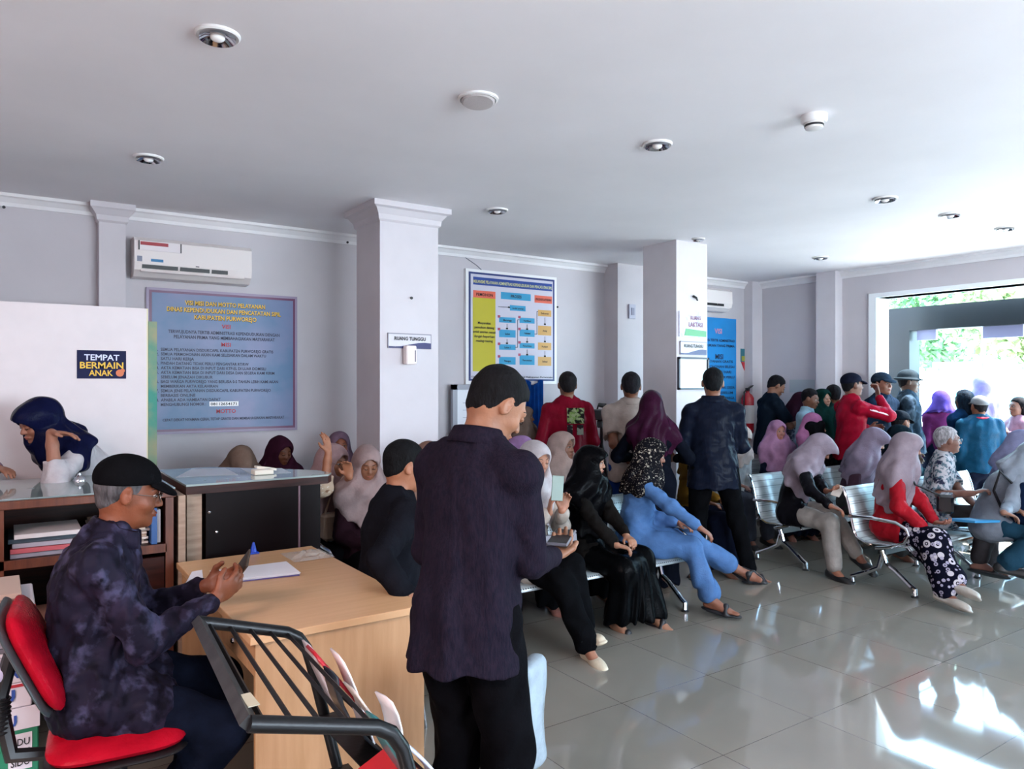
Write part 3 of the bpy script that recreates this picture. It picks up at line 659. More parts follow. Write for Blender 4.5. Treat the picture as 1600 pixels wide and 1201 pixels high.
        V = lo + (cells + acc / num[:, None]) * res
        F = []
        for a in range(3):
            b, c = (a + 1) % 3, (a + 2) % 3
            s0 = [slice(None)] * 3; s1 = [slice(None)] * 3; s0[a] = slice(0, -1); s1[a] = slice(1, None)
            E = np.argwhere(S[tuple(s0)] != S[tuple(s1)])
            E = E[(E[:, b] > 0) & (E[:, c] > 0) & (E[:, b] < n[b] - 1) & (E[:, c] < n[c] - 1)]
            ins = S[E[:, 0], E[:, 1], E[:, 2]]
            def g(db, dc_):
                q = E.copy(); q[:, b] += db; q[:, c] += dc_; return idx[q[:, 0], q[:, 1], q[:, 2]]
            q4 = np.stack([g(-1, -1), g(0, -1), g(0, 0), g(-1, 0)], 1)
            q4[~ins] = q4[~ins][:, ::-1]; F.append(q4)
        F = np.concatenate(F); F = F[(F >= 0).all(1)]
        return V, F
def np_mesh(name, V, F, mats, mi=None):
    me = bpy.data.meshes.new(name); n = len(F)
    me.vertices.add(len(V)); me.vertices.foreach_set('co', np.ascontiguousarray(V, np.float32).ravel())
    me.loops.add(4 * n); me.loops.foreach_set('vertex_index', np.ascontiguousarray(F, np.int32).ravel())
    me.polygons.add(n); me.polygons.foreach_set('loop_start', np.arange(0, 4 * n, 4, dtype=np.int32)); me.polygons.foreach_set('loop_total', np.full(n, 4, np.int32))
    me.polygons.foreach_set('use_smooth', np.ones(n, bool))
    for m in mats: me.materials.append(m)
    if mi is not None: me.polygons.foreach_set('material_index', np.asarray(mi, np.int32))
    me.update(calc_edges=True); return me
def wrinkle(amp, freq, seed, dirw=(1, 1, 1)):
    rg = np.random.RandomState(seed); K = rg.normal(size=(4, 3)) * freq * np.asarray(dirw); K2 = rg.normal(size=(4, 3)) * freq * .45; ph = rg.rand(8) * 6.28
    def f(p):
        w = np.zeros(len(p))
        for i in range(4): w += np.sin(p @ K[i] + ph[i] + 1.8 * np.sin(p @ K2[i] + ph[i + 4]))
        return amp * w / 2.2
    return f
def ik(a, b, l1, l2, pole):
    a = np.asarray(a, float); b = np.asarray(b, float); d = b - a; L_ = np.linalg.norm(d); mx = (l1 + l2) * .995
    if L_ > mx: b = a + d / L_ * mx; d = b - a; L_ = mx
    L_ = max(L_, abs(l1 - l2) + .02)
    x = (l1 * l1 - l2 * l2 + L_ * L_) / (2 * L_); h = math.sqrt(max(l1 * l1 - x * x, 0)); u = n_(d); p = np.asarray(pole, float); p = n_(p - u * (p @ u))
    return a + u * x + p * h, b
SKIN = {}
def skin(tone):
    if tone not in SKIN:
        m = mat('skin_' + tone, tuple(x * .78 for x in srgb(tone)[:3]), .5, 0, .12, 25, .08, 120, spec=.4)
        m.node_tree.nodes['Principled BSDF'].inputs['Subsurface Weight'].default_value = .08
        m.node_tree.nodes['Principled BSDF'].inputs['Subsurface Radius'].default_value = (.01, .004, .002)
        SKIN[tone] = m
    return SKIN[tone]
HAIR = lambda c='120f12': mat('hair_' + c, c, .75, 0, .5, 60, .5, 150, (1, 1, .35), spec=.12)
PEOPLE = []
def person(label, pos, face, sit=None, H=1.66, fem=False, lean=0, side=0, hunch=0, twist=0, head=(0, 0, 0), RA=None, LA=None, RL=None, LL=None,
           top=None, sleeve=1.0, tmat=None, hem=None, loose=1.0, bottom='trousers', bmat=None, hat=None, hmat=None, hatmat=None, shoes=None, smat=None, tone='8a5a44', res=.011,
           fat=1.0, eyes='open', fold=.004, collar=False, glasses=False, drape=1.0, cape=.22, hoodf=0.0, pel=None, hair_c='120f12', detail=False, open_front=None, bare=False, group=None, hijab_back=1.0, wr_seed=None, beard=False):
    """local frame: x right, y forward, z up; RA/LA/RL/LL = dict(w=world point | l=local point, pole=..., f=finger dir, n=palm normal, c=curl)"""
    s = H / 1.70; seed = wr_seed if wr_seed is not None else (len(PEOPLE) * 17 + 5)
    if eyes == 'open' and head[1] >= 16: eyes = 'closed'
    ang = R(face - 90); ca, sa = math.cos(ang), math.sin(ang)
    Mw = np.array([[ca, -sa, 0], [sa, ca, 0], [0, 0, 1]]); base = np.array([pos[0], pos[1], 0.0])
    toW = lambda p: base + Mw @ np.asarray(p, float); toL = lambda p: Mw.T @ (np.asarray(p, float) - base)
    hz = (sit + .10) if sit is not None else .90 * s
    P = np.array([0, 0, hz + .02]) if pel is None else np.array(pel, float)
    Sd = n_(np.array([math.sin(R(side)), math.sin(R(lean)), math.cos(R(lean)) * math.cos(R(side))]))
    Ud = n_(np.array([math.sin(R(side)), math.sin(R(lean + hunch)), math.cos(R(lean + hunch))]))
    tw = R(twist); U = n_(np.array([math.cos(tw), math.sin(tw), 0]) - Ud * (np.array([math.cos(tw), math.sin(tw), 0]) @ Ud))
    Fw = np.cross(Ud, U)
    waist = P + Sd * .16 * s; chest = waist + n_(Sd + Ud) * .17 * s; nb = chest + Ud * .175 * s
    sw = (.148 if fem else .168) * s * (1 + (fat - 1) * .5); sh = {1: chest + Ud * .092 * s + U * sw, -1: chest + Ud * .092 * s - U * sw}
    Hr = rotm(*head); Ty = rotm(0, (lean + hunch) * .5, 0)
    Hc = nb + Ud * .055 * s + Hr @ np.array([0, .012, .088]) * s
    hs = s * (1.0 if not fem else .97)
    h = lambda x, y, z: Hc + Hr @ (np.array([x, y, z]) * hs)
    ul, fl, tl, sl = .285 * s, .25 * s, .42 * s, .41 * s
    arms = {}
    for sd, spec in ((1, RA), (-1, LA)):
        spec = dict(spec or {})
        if 'w' in spec: wr = toL(spec['w'])
        elif 'l' in spec: wr = np.array(spec['l'], float)
        elif sit is not None: wr = P + np.array([sd * .12, .28, .10]) * s
        else: wr = sh[sd] + np.array([sd * .045, .06, -.51 * s])
        pole = spec.get('pole', (sd * .3, -.6, -.8)); el, wr = ik(sh[sd], wr, ul, fl, pole)
        fd = n_(wr - el); f = spec.get('f'); f = n_(np.array(f, float)) if f is not None else n_(fd + np.array([0, .1, 0]))
        nn = spec.get('n', (-sd, 0, 0) if sit is None else (0, 0, -1)); nn = np.array(nn, float); nn = n_(nn - f * (nn @ f))
        arms[sd] = (el, wr, f, nn, spec.get('c', .5))
    legs = {}
    for sd, spec in ((1, RL), (-1, LL)):
        spec = dict(spec or {}); hip = P + np.array([sd * .09 * s, 0, -.03])
        if 'w' in spec: an = toL(spec['w'])
        elif 'l' in spec: an = np.array(spec['l'], float)
        elif sit is not None: an = np.array([sd * .11, .44 * s, .085])
        else: an = np.array([sd * .10, 0, .085])
        pole = spec.get('pole', (sd * .15, 1, .6) if sit is not None else (0, 1, 0)); kn, an = ik(hip, an, tl, sl, pole)
        fd = np.array(spec.get('foot', (sd * .2, 1, -.25 if an[2] < .12 else -.1)), float); legs[sd] = (hip, kn, an, n_(fd))
    b = SDF()
    k = .03
    ft = fat
    b.cap(P + Sd * .0, waist, .138 * s * ft, .118 * s * ft, k, w=Fw, flat=.72)
    b.cap(waist, chest, .118 * s * ft, .142 * s * ft, k, w=Fw, flat=.66)
    b.cap(chest, chest + Ud * .08 * s, .15 * s, .13 * s, k, w=Fw, flat=.6)
    b.cap(sh[1] - U * .03, sh[-1] + U * .03, .052 * s, .052 * s, .04)
    b.cap(nb - Ud * .02, nb + (h(0, -.02, -.05) - nb) * .9, .058 * s * (.9 if fem else 1), .05 * s * (.9 if fem else 1), .03)
    for sd in (1, -1):
        el, wr, f, nn, cu = arms[sd]
        cv = (.76 if sleeve > .6 else .95) if top else 1.0; cw = .74 if (top and sleeve >= 1) else 1.0
        b.cap(sh[sd], el, .046 * s * ft * cv, .038 * s * ft * (cw if cw < 1 else 1), .03); mw = el + (wr - el) * .75
        b.cap(el, mw, .039 * s * ft * cw, .029 * s * (cw + 1) / 2, .015); b.cap(mw, wr, .029 * s * (cw + 1) / 2, .025 * s, .015)
        t = np.cross(f, nn) * sd; hsz = s * (.92 if fem else 1.0)
        b.ell(wr + f * .045 * hsz, np.array([.040, .052, .015]) * hsz, np.stack([t, f, nn], 1), .012)
        for q, (off, ln) in enumerate(((.030, .070), (.010, .080), (-.010, .074), (-.028, .058))):
            p0 = wr + f * (.082 - abs(q - 1.2) * .004) * hsz + t * off * hsz; d = f.copy() + t * off * 1.2; seg = ln / 3 * hsz; rr = .0092 * hsz
            for j in range(3):
                an_ = cu * (.55 if j == 0 else .9); d = n_(n_(d) * math.cos(an_) + nn * math.sin(an_)) if j == 0 else n_(d * math.cos(an_) + n_(nn - d * (nn @ d) if abs(nn @ d) < .98 else -f) * math.sin(an_)); p1 = p0 + d * seg * (1.15 if j == 0 else 1)
                b.cap(p0, p1, rr, rr * .93, .006); p0 = p1; rr *= .95
        th0 = wr + f * .022 * hsz + t * .026 * hsz; th1 = th0 + n_(t * .75 + f * .75 + nn * .35) * .040 * hsz; th2 = th1 + n_(t * .25 + f + nn * .4) * .032 * hsz
        b.cap(th0, th1, .013 * hsz, .011 * hsz, .008); b.cap(th1, th2, .011 * hsz, .009 * hsz, .006)
        hip, kn, an, fd = legs[sd]
        lg = .82 if bottom in ('trousers', 'skirt') else 1.0
        b.cap(hip, kn, .078 * s * lg, .052 * s * lg, .03); b.cap(kn, kn + (an - kn) * .35, .05 * s * lg, .050 * s * lg, .02); b.cap(kn + (an - kn) * .35, an, .050 * s * lg, .033 * s, .02)
        shn = n_(kn - an); upf = n_(shn - fd * (shn @ fd)); heel = an - upf * .045 * s - fd * .035 * s; ball = an - upf * .055 * s + fd * .12 * s; toe = an - upf * .06 * s + fd * .19 * s
        b.cap(heel, ball, .030 * s, .030 * s, .02, w=upf, flat=.75); b.cap(ball, toe, .036 * s, .024 * s, .02, w=upf, flat=.5); b.cap(an, ball, .034 * s, .025 * s, .02)
        legs[sd] = (hip, kn, an, fd, upf, heel, ball, toe)
    # head
    E = lambda c, r, k_, op='u', M=None: b.ell(h(*c), np.array(r) * hs, Hr if M is None else M, k_, op)
    E((0, -.014, .022), (.075, .094, .088), .02); E((0, .022, -.03), (.064, .066, .086), .03); E((0, .040, -.078), (.044, .044, .036), .025)
    E((0, -.045, -.030), (.055, .048, .050), .02)
    E((0, .076, -.094), (.018, .016, .014), .02)
    b.cap(h(-.032, .076, .020), h(.032, .076, .020), .013 * hs, .013 * hs, .015)
    for sd in (1, -1): E((sd * .036, .058, -.030), (.024, .024, .022), .02)
    for sd in (1, -1): E((sd * .031, .099, .002), (.018, .014, .0125), .012, 's')
    b.cap(h(0, .084, .010), h(0, .104, -.026), .007 * hs, .0115 * hs, .008)
    for sd in (1, -1): E((sd * .012, .095, -.030), (.009, .010, .008), .006)
    E((0, .088, -.060), (.024, .012, .011), .008)
    if hat != 'hijab':
        for sd in (1, -1):
            Me = Hr @ rotm(sd * -22, 0, 0)
            b.ell(h(sd * .078, -.004, -.006), np.array([.009, .020, .033]) * hs, Me, .006)
            if detail: b.ell(h(sd * .088, .0, -.004), np.array([.008, .012, .022]) * hs, Me, .004, 's'); b.ell(h(sd * .079, .004, -.010), np.array([.006, .007, .009]) * hs, Me, .004)
    V, F = b.mesh(res); mi = np.zeros(len(F), int)
    sk = skin(tone); bm_mats = [sk, mat('eye_white', 'b5aca6', .35), mat('eye_iris', '17100d', .2), mat('lips_' + tone, tone, .45, col2=None), mat('brow_dark', hair_c, .8)]
    bc = bm_mats[3].node_tree.nodes['Principled BSDF'].inputs['Base Color']; c0 = srgb(tone); bc.default_value = (c0[0] * .8, c0[1] * .48, c0[2] * .52, 1)
    ex = MB(); RM = Matrix(Hr.tolist())
    for sd in (1, -1):
        if eyes == 'open':
            ex.cur = 1; ex.ball(h(sd * .031, .0795, .003), tuple(x * hs for x in (.0135, .0105, .0062)), RM, 12, 8)
            ex.cur = 2; ex.ball(h(sd * .031, .0865, .002), tuple(x * hs for x in (.0060, .0046, .0060)), RM, 10, 6)
        else:
            ex.cur = 0; ex.ball(h(sd * .031, .0800, .003), tuple(x * hs for x in (.0155, .0115, .0105)), RM, 12, 8)
        ex.cur = 2; ex.tube([h(sd * x, y, z) for x, y, z in ((.0145, .089, .001 if eyes == 'open' else -.003), (.022, .093, .0085 if eyes == 'open' else -.005), (.033, .0925, .0100 if eyes == 'open' else -.006), (.046, .080, .003))], [.0012 * hs, .002 * hs, .002 * hs, .001 * hs], 6)
        ex.cur = 4; ex.tube([h(sd * x, y, z) for x, y, z in ((.014, .0905, .024), (.026, .0895, .029), (.040, .080, .028), (.050, .068, .022))], [.0022 * hs, .0034 * hs, .003 * hs, .0012 * hs], 6, flat=.6)
    ex.cur = 3; ex.tube([h(x, y, z) for x, y, z in ((-.024, .086, -.060), (-.012, .0965, -.0575), (0, .099, -.059), (.012, .0965, -.0575), (.024, .086, -.060))], [.0015 * hs, .0045 * hs, .0045 * hs, .0045 * hs, .0015 * hs], 6, flat=.8)
    ex.tube([h(x, y, z) for x, y, z in ((-.021, .086, -.062), (0, .097, -.068), (.021, .086, -.062))], [.0015 * hs, .0055 * hs, .0015 * hs], 6, flat=.8)
    if beard: ex.cur = 4; ex.tube([h(x, y, z) for x, y, z in ((-.026, .084, -.052), (0, .100, -.046), (.026, .084, -.052))], [.001 * hs, .004 * hs, .001 * hs], 6)
    quads = [(f + (f[-1],) if len(f) == 3 else f) for f in ex.f]
    # caps of tubes are ngons: split into quads/tris fans
    q2, m2 = [], []
    for f, m_ in zip(ex.f, ex.m):
        if len(f) <= 4: q2.append(tuple(f) if len(f) == 4 else tuple(f) + (f[2],)); m2.append(m_)
        else:
            for i in range(1, len(f) - 1, 2): q2.append((f[0], f[i], f[i + 1], f[min(i + 2, len(f) - 1)])); m2.append(m_)
    # degenerate quads (repeated index) are dropped into separate mesh handling by from_pydata, so filter to true quads/tris
    root = empty('person', tuple(base), label, 'person', group, ang)
    T = np.array([toW(v) for v in [(0, 0, 0)]])[0]
    def place(me, name):
        o = bpy.data.objects.new(name, me); COL.objects.link(o); o.parent = root; return o
    VV = np.concatenate([V, np.array(ex.v)]); o0 = len(V)
    faces_ex = [tuple(o0 + i for i in f) for f in ex.f]
    me = bpy.data.meshes.new('body')
    nq = len(F); lt = [len(f) for f in faces_ex]; li = np.concatenate([F.ravel(), np.array([i for f in faces_ex for i in f])])
    me.vertices.add(len(VV)); me.vertices.foreach_set('co', VV.astype(np.float32).ravel()); me.loops.add(len(li)); me.loops.foreach_set('vertex_index', li.astype(np.int32))
    tot = np.concatenate([np.full(nq, 4), np.array(lt)]).astype(np.int32); st = np.concatenate([[0], np.cumsum(tot)[:-1]]).astype(np.int32)
    me.polygons.add(len(tot)); me.polygons.foreach_set('loop_start', st); me.polygons.foreach_set('loop_total', tot); me.polygons.foreach_set('use_smooth', np.ones(len(tot), bool))
    for m_ in bm_mats: me.materials.append(m_)
    me.polygons.foreach_set('material_index', np.concatenate([mi, np.array(ex.m)]).astype(np.int32)); me.update(calc_edges=True)
    place(me, 'body')
    def sdf_obj(name, sd_, m_, r_=None, lab=None):
        V_, F_ = sd_.mesh(r_ or res)
        if len(F_) == 0: return None
        o = place(np_mesh(name, V_, F_, [m_]), name)
        if lab: o['label'] = lab
        return o
    cr = res
    # ---- lower clothing
    if bottom in ('trousers', 'shorts'):
        q = SDF(); q.cap(P + Sd * .06 * s, P - np.array([0, 0, .02]), .142 * s * ft, .152 * s * ft, .04, w=Fw, flat=.76)
        for sd in (1, -1):
            hip, kn, an = legs[sd][:3]; e = an + n_(kn - an) * (.035 if bottom == 'trousers' else .25) * s; lo_ = loose
            q.cap(hip, kn, .098 * s * ft, .068 * s * lo_, .03); q.cap(kn, e, .067 * s * lo_, .057 * s * lo_, .03)
        for sd in (1, -1):
            hip, kn, an = legs[sd][:3]
            if sit is None: continue
        q.disp.append(wrinkle(fold, 26, seed + 1, (1, 1, .8)))
        sdf_obj('trousers' if bottom == 'trousers' else 'shorts', q, bmat)
    elif bottom == 'skirt':
        q = SDF(); q.cap(P + Sd * .1 * s, P, .15 * s * ft, .175 * s * ft, .04, w=Fw, flat=.8)
        K = [legs[1][1], legs[-1][1]]; An = [legs[1][2], legs[-1][2]]
        for sd in (1, -1):
            hip, kn, an = legs[sd][:3]
            q.cap(hip, kn, .11 * s * ft, .085 * s, .06); q.cap(kn, kn + (an - kn) * (1 if loose >= .8 else .84), .085 * s * loose, .11 * s * loose, .07 if loose >= .8 else .035)
        if loose >= .8: q.cap((K[0] + K[1]) / 2, (An[0] + An[1]) / 2, .085 * s, .12 * s * loose, .08)
        if sit is None: q.cap(P, (An[0] + An[1]) / 2, .16 * s, .20 * s * loose, .06, w=np.array([0, 1, 0]), flat=.8)
        q.plane((0, 0, .055), (0, 0, 1))
        c0_ = (K[0] + K[1]) / 2
        def fl_(p, c0_=c0_, zt=c0_[2]):
            a = np.arctan2(p[:, 0] - c0_[0], p[:, 1] - c0_[1]); w_ = np.clip((zt + .05 - p[:, 2]) / .3, 0, 1)
            return .010 * w_ * np.sin(a * 11 + 3 * np.sin(p[:, 2] * 5) + seed)
        q.disp.append(fl_); q.disp.append(wrinkle(fold, 20, seed + 1, (1, 1, .6)))
        sdf_obj('skirt', q, bmat)
    # ---- upper clothing
    def tunic(infl, sl_, hemz, fold_, upper_only=False):
        q = SDF(); i = infl
        for sd in (1, -1):
            el, wr = arms[sd][:2]
            if sl_ >= 1: e = wr + (el - wr) * .14; q.cap(sh[sd], el, (.052 * ft + i * .6) * s, (.048 * ft + i * .5) * s, .035); q.cap(el, e, (.048 * ft + i * .5) * s, (.036 + i * .3) * s, .02)
            elif sl_ > .6: e = el + (wr - el) * (sl_ - .5) * 2; q.cap(sh[sd], el, (.052 * ft + i * .6) * s, (.050 + i * .5) * s, .03); q.cap(el, e, (.050 + i * .5) * s, (.046 + i * .4) * s, .02)
            else: e = sh[sd] + (el - sh[sd]) * sl_ * 1.7; q.cap(sh[sd], e, (.058 * ft + i * .6) * s, (.062 * ft + i) * s, .03)
            ax_ = n_(e - (el if sl_ > .6 else sh[sd]))
            if sl_ < 1: q.ops.append(('s', (lambda p, e=e, ax_=ax_: np.maximum(np.maximum(-((p - e) @ ax_), ((p - e) @ ax_) - .07), np.linalg.norm(p - e - ((p - e) @ ax_)[:, None] * ax_, axis=1) - .075)), .004))
        q.cap(P, waist, (.152 * ft + i) * s, (.140 * ft + i) * s, k, w=Fw, flat=.76)
        q.cap(waist, chest, (.138 * ft + i) * s, (.155 * ft + i) * s, k, w=Fw, flat=.70)
        q.cap(chest, chest + Ud * .09 * s, (.155 + i) * s, (.132 + i) * s, k, w=Fw, flat=.66)
        q.cap(sh[1] - U * .02, sh[-1] + U * .02, (.050 + i * .6) * s, (.050 + i * .6) * s, .04)
        for sd in (1, -1): q.cap(nb - Ud * .018 * s, sh[sd], .048 * s, (.045 + i * .5) * s, .05)
        q.cap(nb - Ud * .05 * s, nb - Ud * .012 * s, .075 * s, .062 * s, .04)
        if hemz is not None:
            dn = -Sd if sit is None else n_(-Sd)
            if sit is None: q.cap(P, P + dn * hemz * s, (.158 * ft + i) * s, (.176 * ft + i) * s, .04, w=Fw, flat=.84)
            if sit is not None:
                for sd in (1, -1):
                    hip, kn = legs[sd][:2]; q.cap(hip, hip + (kn - hip) * min(.75, hemz * 2.2), (.106 * ft + i) * s, (.092 * ft + i) * s, .05)
        if hemz is not None and sit is None: q.plane(P - Sd * hemz * s, Sd)
        q.ell(nb + Ud * .035 * s, np.array([.054, .054, .03]) * s, None, .006, 's')
        def vf(p, nb=nb):
            v = p - nb; zz = -(v @ Ud); a = np.arctan2(v @ U, v @ Fw); r_ = np.abs(v @ U)
            return .0075 * np.clip((zz - .16) / .35, 0, 1) * np.clip(2.4 - r_ / .09, 0, 1) * np.sin(a * 6 + 2.2 * np.sin(zz * 4.5 + seed) + seed)
        if sit is None: q.disp.append(vf)
        q.disp.append(wrinkle(fold_, 22, seed, (1, 1, .55))); q.disp.append(wrinkle(fold_ * .5, 55, seed + 9, (1, 1, .8)))
        return q
    if top: 
        q = tunic(.012 * (2 if top == 'jacket' else 1), sleeve, hem if hem is not None else (.11 if sit is None else .14), fold)
        if bottom == 'skirt' and sit is None and hem is None: pass
        sdf_obj({'shirt': 'shirt', 'robe': 'robe_top', 'jacket': 'jacket', 'tee': 'tshirt'}[top], q, tmat, cr)
        if collar:
            ax_ = n_(Ud * .8 + n_(h(0, -.02, -.05) - nb) * .35); Uc = n_(U - ax_ * (U @ ax_)); Fc = np.cross(ax_, Uc); g = MB(); nS = 26; prof = [(.086, -.030), (.083, .0), (.076, .026), (.073, .034), (.082, .030), (.092, .002), (.098, -.020)] 
            for i in range(nS + 1):
                a_ = R(90 + 24) + R(312) * i / nS
                for r_, z_ in prof:
                    r2 = r_ * s * (1.0 + .05 * (math.sin(a_) < 0)); g.v.append(tuple(nb + Uc * (r2 * math.cos(a_)) + Fc * (r2 * math.sin(a_) * .96 + .008) + ax_ * (z_ * s + (.010 * s if math.sin(a_) < 0 else -.012 * s * math.sin(a_)))))
            m_ = len(prof); g.f = [(i * m_ + j, (i + 1) * m_ + j, (i + 1) * m_ + j + 1, i * m_ + j + 1) for i in range(nS) for j in range(m_ - 1)]
            me = bpy.data.meshes.new('collar'); me.from_pydata(g.v, [], g.f); me.materials.append(tmat); me.polygons.foreach_set('use_smooth', [True] * len(me.polygons)); co = place(me, 'collar'); so = co.modifiers.new('thickness', 'SOLIDIFY'); so.thickness = .004; so.offset = 0
    # ---- shoes
    if shoes:
        for sd in (1, -1):
            hip, kn, an, fd, upf, heel, ball, toe = legs[sd]; wd = n_(np.cross(fd, upf)); MM = np.stack([wd, fd, upf], 1); cen = (heel + toe) / 2
            q = SDF()
            if shoes == 'sandal':
                q.ell(cen - upf * .024 * s, np.array([.052, .156, .018]) * s, MM, .01)
                q.cap(ball - wd * .04 * s - upf * .012, ball - fd * .01 + upf * .032 * s, .016, .018, .014); q.cap(ball + wd * .04 * s - upf * .012, ball - fd * .01 + upf * .032 * s, .016, .018, .014)
                sdf_obj('sandal', q, smat, min(res, .008))
            else:
                q.ell(heel + upf * .008, np.array([.038, .045, .042]) * s, MM, .02); q.cap(heel + upf * .005, toe - fd * .01, .036 * s, .032 * s, .03, w=upf, flat=.85); q.ell(ball + upf * .0, np.array([.044, .08, .036]) * s, MM, .02)
                q.cap(heel - upf * .02 * s, toe - upf * .012 * s, .042 * s, .040 * s, .008, w=upf, flat=.35)
                q.ell(an + upf * .03 * s, np.array([.032, .036, .05]) * s, MM, .008, 's')
                sdf_obj('shoe', q, smat, min(res, .008))
    # ---- head coverings
    if hat == 'hijab':
        q = SDF(); hh = lambda c, r, k_, op='u': q.ell(h(*c), np.array(r) * hs, Hr, k_, op)
        hh((0, -.022, .016), (.096, .118, .116), .02)
        hh((0, .030 + hoodf * .4, .040), (.078, .080 + hoodf * .5, .080), .03)
        hh((0, .012, -.075), (.080, .084, .062), .04)
        chin = h(0, .02, -.10); fr_ = chest + Fw * .105 * s + Ud * (.04 if not fem else .05) * s
        q.cap(chin, nb + Fw * .03 * s - Ud * .01, .078 * hs, .105 * s, .05)
        q.cap(nb, nb - Ud * .05 * s, .115 * s * drape, .165 * s * drape, .05, w=Fw, flat=.85)
        for sd in (1, -1): q.cap(nb - Ud * .01, sh[sd] - U * sd * .01, .080 * s * drape, .078 * s * drape, .05); q.cap(sh[sd] - U * sd * .01, sh[sd] + (arms[sd][0] - sh[sd]) * .3 - U * sd * .01, .078 * s * drape, .072 * s * drape, .05)
        lowp = nb - Ud * (cape + .10) * s
        q.cap(nb - Ud * .06 * s, lowp + Fw * .02, .165 * s * drape, .195 * s * drape, .05, w=Fw, flat=.80)
        if hijab_back: q.cap(h(0, -.06, -.04), nb - Fw * .05 * s - Ud * .10 * s * hijab_back, .088 * s, .12 * s, .06, w=Fw, flat=.8)
        q.plane(nb - Ud * cape * s * (.9 + .25 * max(hijab_back - 1, 0)), Ud + Fw * (.45 if hijab_back <= 1 else -.35) + U * .12, .012)
        hh((0, .088, -.012), (.060, .085, .083), .008, 's'); hh((0, .142, -.022), (.105, .075, .080), .010, 's')
        def fold_h(p, nb=nb, U=U, Fw=Fw, Ud=Ud):
            v = p - nb; zz = v @ Ud; a = np.arctan2(v @ U, v @ Fw + .02); w_ = np.clip((.12 - zz) / .16, 0.0, 1)
            return (.0045 + .0035 * w_) * w_ * (np.sin(a * 9 + zz * 16 + 2 * np.sin(zz * 13 + seed)) + .6 * np.sin(a * 5 - zz * 30 + seed))
        q.disp.append(fold_h); q.disp.append(wrinkle(.0022, 34, seed + 3))
        sdf_obj('headscarf', q, hmat, cr)
    if hat in ('hair', 'cap', 'bucket', 'longhair', 'bun'):
        q = SDF(); q.ell(h(0, -.0145, .022), np.array([.0785, .0985, .0925]) * hs, Hr, .01); q.ell(h(0, -.045, -.028), np.array([.0585, .052, .053]) * hs, Hr, .012)
        if hat in ('hair', 'longhair', 'bun'): q.ell(h(0, -.013, .048), np.array([.074, .090, .073]) * hs, Hr, .02)
        def keep(p, lg=(hat == 'longhair')):
            v = (p - Hc) @ Hr / hs; y = v[:, 1]; x = np.abs(v[:, 0])
            zb = np.interp(y, [-.10, -.075, -.045, -.028, -.012, .000, .012, .030, .036, .055, .075, .1], [-.078, -.074, -.052, -.030, .012, .016, -.004, -.010, .034, .060, .068, .072])
            zb = zb + .004 * np.sin(v[:, 0] * 210) * (y > .04)
            return (zb - v[:, 2]) * .6 * hs
        q.func(keep, 'i', .003)
        if hat == 'longhair':
            q.cap(h(0, -.05, .0), nb - Fw * .05 * s - Ud * .02, .075 * hs, .06 * hs, .04)
            for sd in (1, -1): q.cap(h(sd * .062, -.02, .03), h(sd * .065, -.02, -.12), .03 * hs, .022 * hs, .03)
        if hat == 'bun': q.ell(h(0, -.11, .0), np.array([.04, .035, .04]) * hs, Hr, .01)
        rg = np.random.RandomState(seed); 
        q.disp.append(wrinkle(.0014, 95, seed + 5, (1, 1, .5)))
        sdf_obj('hair', q, HAIR(hair_c), min(res, .008))
    if hat == 'cap':
        q = SDF(); q.ell(h(0, -.014, .046), np.array([.090, .108, .084]) * hs, Hr, .02)
        q.plane(h(0, 0, .030), Hr @ n_([0, -.16, 1])); c_ = sdf_obj('cap', q, hatmat, min(res, .008))
        q = SDF(); q.ell(h(0, .086, .034), np.array([.072, .070, .018]) * hs, Hr @ rotm(0, 18, 0), .01); q.ell(h(0, .080, .015), np.array([.085, .10, .016]) * hs, Hr @ rotm(0, 20, 0), .006, 's'); q.plane(h(0, .06, .03), Hr @ n_([0, 1, .0]))
        V_, F_ = q.mesh(min(res, .006))
        if len(F_): o = bpy.data.objects.new('cap_brim', np_mesh('cap_brim', V_, F_, [hatmat])); COL.objects.link(o); o.parent = c_
    if hat == 'bucket':
        q = SDF(); q.ell(h(0, -.012, .056), np.array([.092, .108, .082]) * hs, Hr, .01); q.ell(h(0, -.008, .030), np.array([.125, .145, .022]) * hs, Hr, .02); q.plane(h(0, 0, .018), Hr @ n_([0, 0, 1]))
        sdf_obj('hat', q, hatmat, min(res, .008))
    if glasses:
        g = MB()
        for sd in (1, -1):
            g.tube([h(sd * .033 + .022 * math.cos(a), .104 - abs(.022 * math.cos(a)) * .2, .0 + .016 * math.sin(a)) for a in [2 * math.pi * i / 14 for i in range(14)]], .0016 * hs, 6, closed=True)
            g.tube([h(sd * .055, .096, .004), h(sd * .078, .06, .006), h(sd * .080, .0, .004)], .0015, 6)
        g.tube([h(-.011, .106, .003), h(.011, .106, .003)], .0016, 6)
        me = bpy.data.meshes.new('glasses'); me.from_pydata([tuple(v) for v in g.v], [], g.f); me.materials.append(mat('spectacle_metal', '8d8a88', .2, .9)); place(me, 'glasses')
    out = dict(root=root, el={q: toW(arms[q][0]) for q in arms}, wr={q: toW(arms[q][1]) for q in arms}, hf={q: Mw @ arms[q][2] for q in arms}, hn={q: Mw @ arms[q][3] for q in arms},
               head=toW(Hc), hr=Mw @ Hr, chest=toW(chest), nb=toW(nb), P=toW(P), sh={q: toW(sh[q]) for q in sh}, kn={q: toW(legs[q][1]) for q in legs}, toW=toW, U=Mw @ U, Fw=Mw @ Fw, Ud=Mw @ Ud, place=place, toL=toL)
    PEOPLE.append(out); return out
